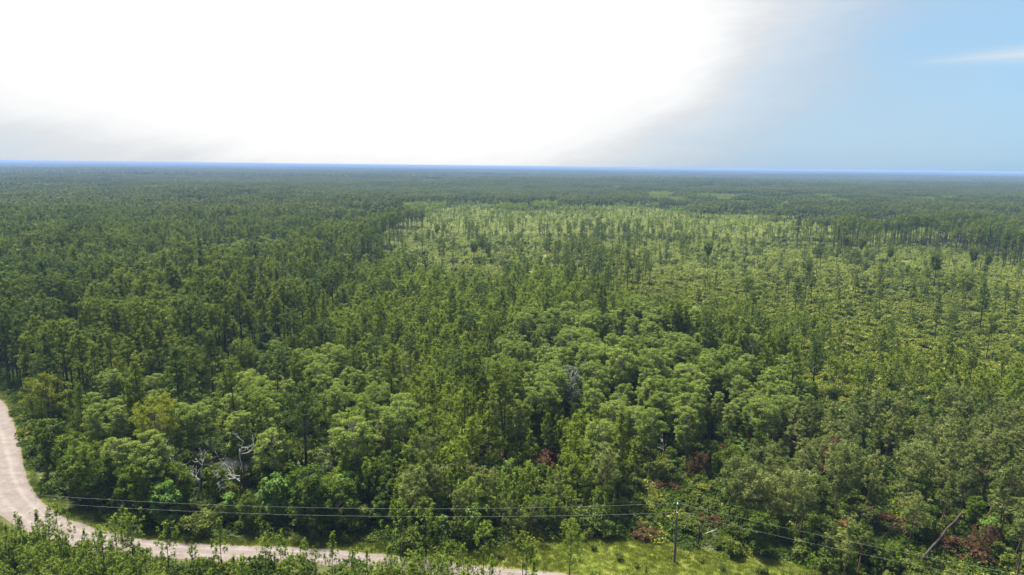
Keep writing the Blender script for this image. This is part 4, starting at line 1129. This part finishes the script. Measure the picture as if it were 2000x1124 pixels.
X, Y = grid(2.9, -360, 360, 78, 400)
k = np.abs(X) < Y * .86 + 12; X, Y = X[k], Y[k]
zx, zy, _ = proj(np.stack([X, Y, np.full(len(X), 2.0)], 1)); z = zone_at(zx, zy)
rd, sd_ = road_dist(X, Y)
ok = (rd > 1.2) & ~in_verge(X, Y) & ~inpoly(X, Y, POND)
X, Y, z = X[ok], Y[ok], z[ok]; n = len(X)
ms = [clump(i, 2.6, 1.7, 420, .38, M['under']) for i in range(3)] + [clump(5 + i, 2.4, 1.5, 400, .40, M['shrub']) for i in range(2)]
op = np.isin(z, [ZN.index('savanna'), ZN.index('youngsparse'), ZN.index('grove')])
pk = np.where(rng.random(n) < np.where(op, .75, .12), rng.integers(3, 5, n), rng.integers(0, 3, n))
s = rng.uniform(.7, 1.25, n)
scatter_mass('undergrowth', ms, np.stack([X, Y, np.zeros(n)], 1), zrot(n), np.stack([s, s, s * rng.uniform(.5, 1.4, n)], 1), pk, 'low leafy undergrowth of fern and vines on the forest floor', 'undergrowth')

# scrub of the open flats farther out: blocks of mounds
def scrubblock(seed, size, nm_, hmin, hmax, leaf, per):
    rg = np.random.default_rng(seed); g = Geo()
    for i in range(nm_):
        c = np.array([rg.uniform(-.5, .5) * size, rg.uniform(-.5, .5) * size, 0]); h = rg.uniform(hmin, hmax); rr = h * rg.uniform(.7, 1.1)
        d = norm(rg.normal(size=(per, 3)) + np.array([0, 0, .4])); d[:, 2] = np.abs(d[:, 2])
        q = c + d * np.array([rr, rr, h]) * rg.uniform(.7, 1.05, (per, 1)) * (1 + .25 * np.sin(d[:, :1] * 5 + i))
        leaves(g, q, norm(d + np.array([0, 0, .4]) + rg.normal(size=(per, 3)) * .45), leaf, rg, np.clip(rg.random() * .6 + rg.random(per) * .4, 0, 1), 0 if rg.random() < .78 else 1)
    return g.mesh('scrub_block', [M['shrub'], M['dshrub']])


X, Y = grid(7.2, -560, 560, 380, 660)
k = np.abs(X) < Y * .86 + 12; X, Y = X[k], Y[k]
zx, zy, _ = proj(np.stack([X, Y, np.full(len(X), 1.5)], 1)); k = zone_at(zx, zy) == ZN.index('savanna'); X, Y = X[k], Y[k]; n = len(X)
ms = [scrubblock(30 + i, 8.5, 9, 1.1, 2.5, .62, 60) for i in range(5)]
scatter_mass('scrub_vegetation', ms, np.stack([X, Y, np.zeros(n)], 1), zrot(n, 0), np.stack([np.ones(n)] * 2 + [rng.uniform(.7, 1.3, n)], 1), rng.integers(0, 5, n), 'yellow-green mounded scrub across the far open flat', 'scrub')

# grass on the verge and the meadow
def grasstuft(seed, mat='grass'):
    rg = np.random.default_rng(seed); g = Geo(); n = 70
    b = np.stack([rg.normal(0, .38, n), rg.normal(0, .38, n), np.zeros(n)], 1)
    blades(g, b, norm(rg.normal(size=(n, 3)) * .45 + np.array([0, 0, 1])), rg.uniform(.25, .6, n), .06, rg.random(n), rg)
    return g.mesh('grass_tuft', [M[mat]])


gxs = []
gdk = []
for vi, p in enumerate(VERGE):
    p = np.array(p); X, Y = grid(.62, max(p[:, 0].min(), -190), min(p[:, 0].max(), 90), p[:, 1].min(), min(p[:, 1].max(), 260))
    k = inpoly(X, Y, p); X, Y = X[k], Y[k]
    qx, qy, _ = proj(np.stack([X, Y, np.zeros(len(X))], 1)); k = (qx > -150) & (qx < 2150) & (qy < 1200); X, Y = X[k], Y[k]
    rd, _s = road_dist(X, Y); k = (rd > .15) & (rng.random(len(X)) < np.clip((rd + .1) / .9, .15, 1) * (.55 + .45 * vnoise(X, Y, 6, 21))); gxs.append(np.stack([X[k], Y[k]], 1)); gdk.append(np.full(k.sum(), vi != 1))
G = np.concatenate(gxs); n = len(G); hs = .45 + 1.0 * vnoise(G[:, 0], G[:, 1], 7, 22) ** 2
scatter_mass('grass', [grasstuft(i) for i in range(3)] + [grasstuft(i, 'dgrass') for i in range(3)], np.stack([G[:, 0], G[:, 1], np.full(n, .02)], 1), zrot(n, .1), np.stack([np.ones(n), np.ones(n), hs], 1), rng.integers(0, 3, n) + 3 * (np.concatenate(gdk) & (rng.random(n) < .85)), 'yellow-green rough grass along the sandy road and round the pole', 'grass')

# forest beyond: blocks of canopy out to the horizon
def farblock(seed, size, ntree, h0, h1, per, leaf, rad, mats, scrub=0, trunk=.3):
    rg = np.random.default_rng(seed); g = Geo()
    m_ = int(math.sqrt(ntree)) + 1
    for i in range(ntree):
        c = np.array([((i % m_ + rg.uniform(0, 1)) / m_ - .5) * size, ((i // m_ + rg.uniform(0, 1)) / m_ - .5) * size, 0]); h = rg.uniform(h0, h1); rr = rad * rg.uniform(.7, 1.25)
        d = norm(rg.normal(size=(per, 3)) + np.array([0, 0, .25])); ch = h * rg.uniform(.18, .28)
        q = c + np.array([0, 0, h - ch]) + d * np.array([rr, rr, ch]) * rg.uniform(.6, 1.05, (per, 1))
        leaves(g, q, norm(d + np.array([0, 0, .35]) + rg.normal(size=(per, 3)) * .5), leaf, rg, np.clip(rg.random() * .7 + rg.random(per) * .3, 0, 1), 0)
        if rg.random() < trunk: tube(g, [c, c + np.array([0, 0, h * .75])], [.28, .16], 3, 2, cap=False)
    for i in range(scrub):
        c = np.array([rg.uniform(-.5, .5) * size, rg.uniform(-.5, .5) * size, 0]); h = rg.uniform(1, 3.4)
        n_ = 16; d = norm(rg.normal(size=(n_, 3))); d[:, 2] = np.abs(d[:, 2])
        leaves(g, c + d * np.array([h, h, h]), norm(d + np.array([0, 0, .5])), leaf * 1.3, rg, np.clip(rg.random() * .6 + rg.random(n_) * .4, 0, 1), 1 if rg.random() < .8 else 3)
    return g.mesh('forest_block', mats)


fm = [M['far'], M['dshrub'], M['bark'], M['under']]; sm = [M['young'], M['shrub'], M['bark'], M['dshrub']]; ym = [M['young'], M['dshrub'], M['bark'], M['under']]
fb = [farblock(40 + i, 42, 62, 14, 21, 60, 1.15, 2.7, fm, 60, .5) for i in range(5)]
yb = [farblock(50 + i, 42, 80, 8, 15, 44, .95, 2.0, ym, 60, .3) for i in range(3)]
sb = [farblock(60 + i, 42, 9, 7, 16, 44, .9, 2.0, sm, 260, .7) for i in range(4)]
Xs, Ys = [], []
for sp, y0, y1 in ((39, 655, 2700),):
    X, Y = grid(sp, -2450, 2450, y0, y1, .25); k = np.abs(X) < Y * .88 + 30; Xs.append(X[k]); Ys.append(Y[k])
X, Y = np.concatenate(Xs), np.concatenate(Ys); n = len(X)
zx, zy, _ = proj(np.stack([X, Y, np.full(n, 6.0)], 1)); z = zone_at(zx + rng.normal(0, 45, n), zy + rng.normal(0, 6, n))
nz_ = vnoise(X, Y, 260, 31); n2_ = vnoise(X, Y, 420, 33)
pk = np.where(z == ZN.index('savanna'), 8 + rng.integers(0, 4, n), np.where((n2_ > .6) & (rng.random(n) < .6), 5 + rng.integers(0, 3, n), rng.integers(0, 5, n)))
s = rng.uniform(.92, 1.08, n); hz = s * (.8 + .4 * vnoise(X, Y, 300, 35))
scatter_mass('far_forest', fb + yb + sb, np.stack([X, Y, np.zeros(n)], 1), np.stack([np.zeros(n), np.zeros(n), rng.integers(0, 4, n) * math.pi / 2 + rng.normal(0, .1, n)], 1), np.stack([s, s, hz], 1), pk, 'dark far forest with pale openings reaching toward the horizon', 'forest')
hb = [farblock(70 + i, 170, 420, 13, 21, 11, 4.6, 3.6, fm, 0, .0) for i in range(4)] + [farblock(76 + i, 170, 300, 5, 13, 11, 4.6, 3.6, ym, 0, .0) for i in range(2)]
X, Y = grid(160, -13000, 13000, 2720, 14000, .2); k = np.abs(X) < Y * .88 + 50; X, Y = X[k], Y[k]; n = len(X)
X2, Y2 = grid(420, -31000, 31000, 14200, 34000, .2); k = np.abs(X2) < Y2 * .88 + 50; n1_ = n; X, Y = np.concatenate([X, X2[k]]), np.concatenate([Y, Y2[k]]); n = len(X)
big = np.where(np.arange(n) < n1_, 1.0, 2.6)
pk = np.where((vnoise(X, Y, 900, 41) > .6) & (rng.random(n) < .4), 4 + rng.integers(0, 2, n), rng.integers(0, 4, n))
hz = .7 + .65 * vnoise(X, Y, 700, 43)
scatter_mass('horizon_forest', hb, np.stack([X, Y, np.zeros(n)], 1), np.stack([np.zeros(n), np.zeros(n), rng.integers(0, 4, n) * math.pi / 2], 1), np.stack([big, big, hz], 1), pk, 'bluish flat forest along the horizon', 'forest')

# ------------------------------------------------------------------ haze
HAZE_DENSITY = 0.000125
x0, x1, y0, y1, z0, z1 = -33000, 33000, -2500, 35000, -1.0, CAM_H + .6
me = bpy.data.meshes.new('haze')
me.from_pydata([(x, y, z) for z in (z0, z1) for y in (y0, y1) for x in (x0, x1)], [], [(0, 2, 3, 1), (4, 5, 7, 6), (0, 1, 5, 4), (2, 6, 7, 3), (0, 4, 6, 2), (1, 3, 7, 5)])
m, t = new_mat('thin_haze'); pv = nd(t, 'ShaderNodeVolumePrincipled'); pv.inputs['Color'].default_value = (.215, .32, .55, 1); pv.inputs['Density'].default_value = HAZE_DENSITY
o_ = nd(t, 'ShaderNodeOutputMaterial'); t.links.new(pv.outputs[0], o_.inputs['Volume']); me.materials.append(m)
tag(ob('haze', me), 'thin bluish haze over the far forest', 'haze', kind='stuff')
print('CANDIDATES', len(CAND), 'SINGLE', {k: int((single & (kk == i)).sum()) for i, k in enumerate(KN)}, 'MASS', {k: int((~single & (kk == i)).sum()) for i, k in enumerate(KN)})
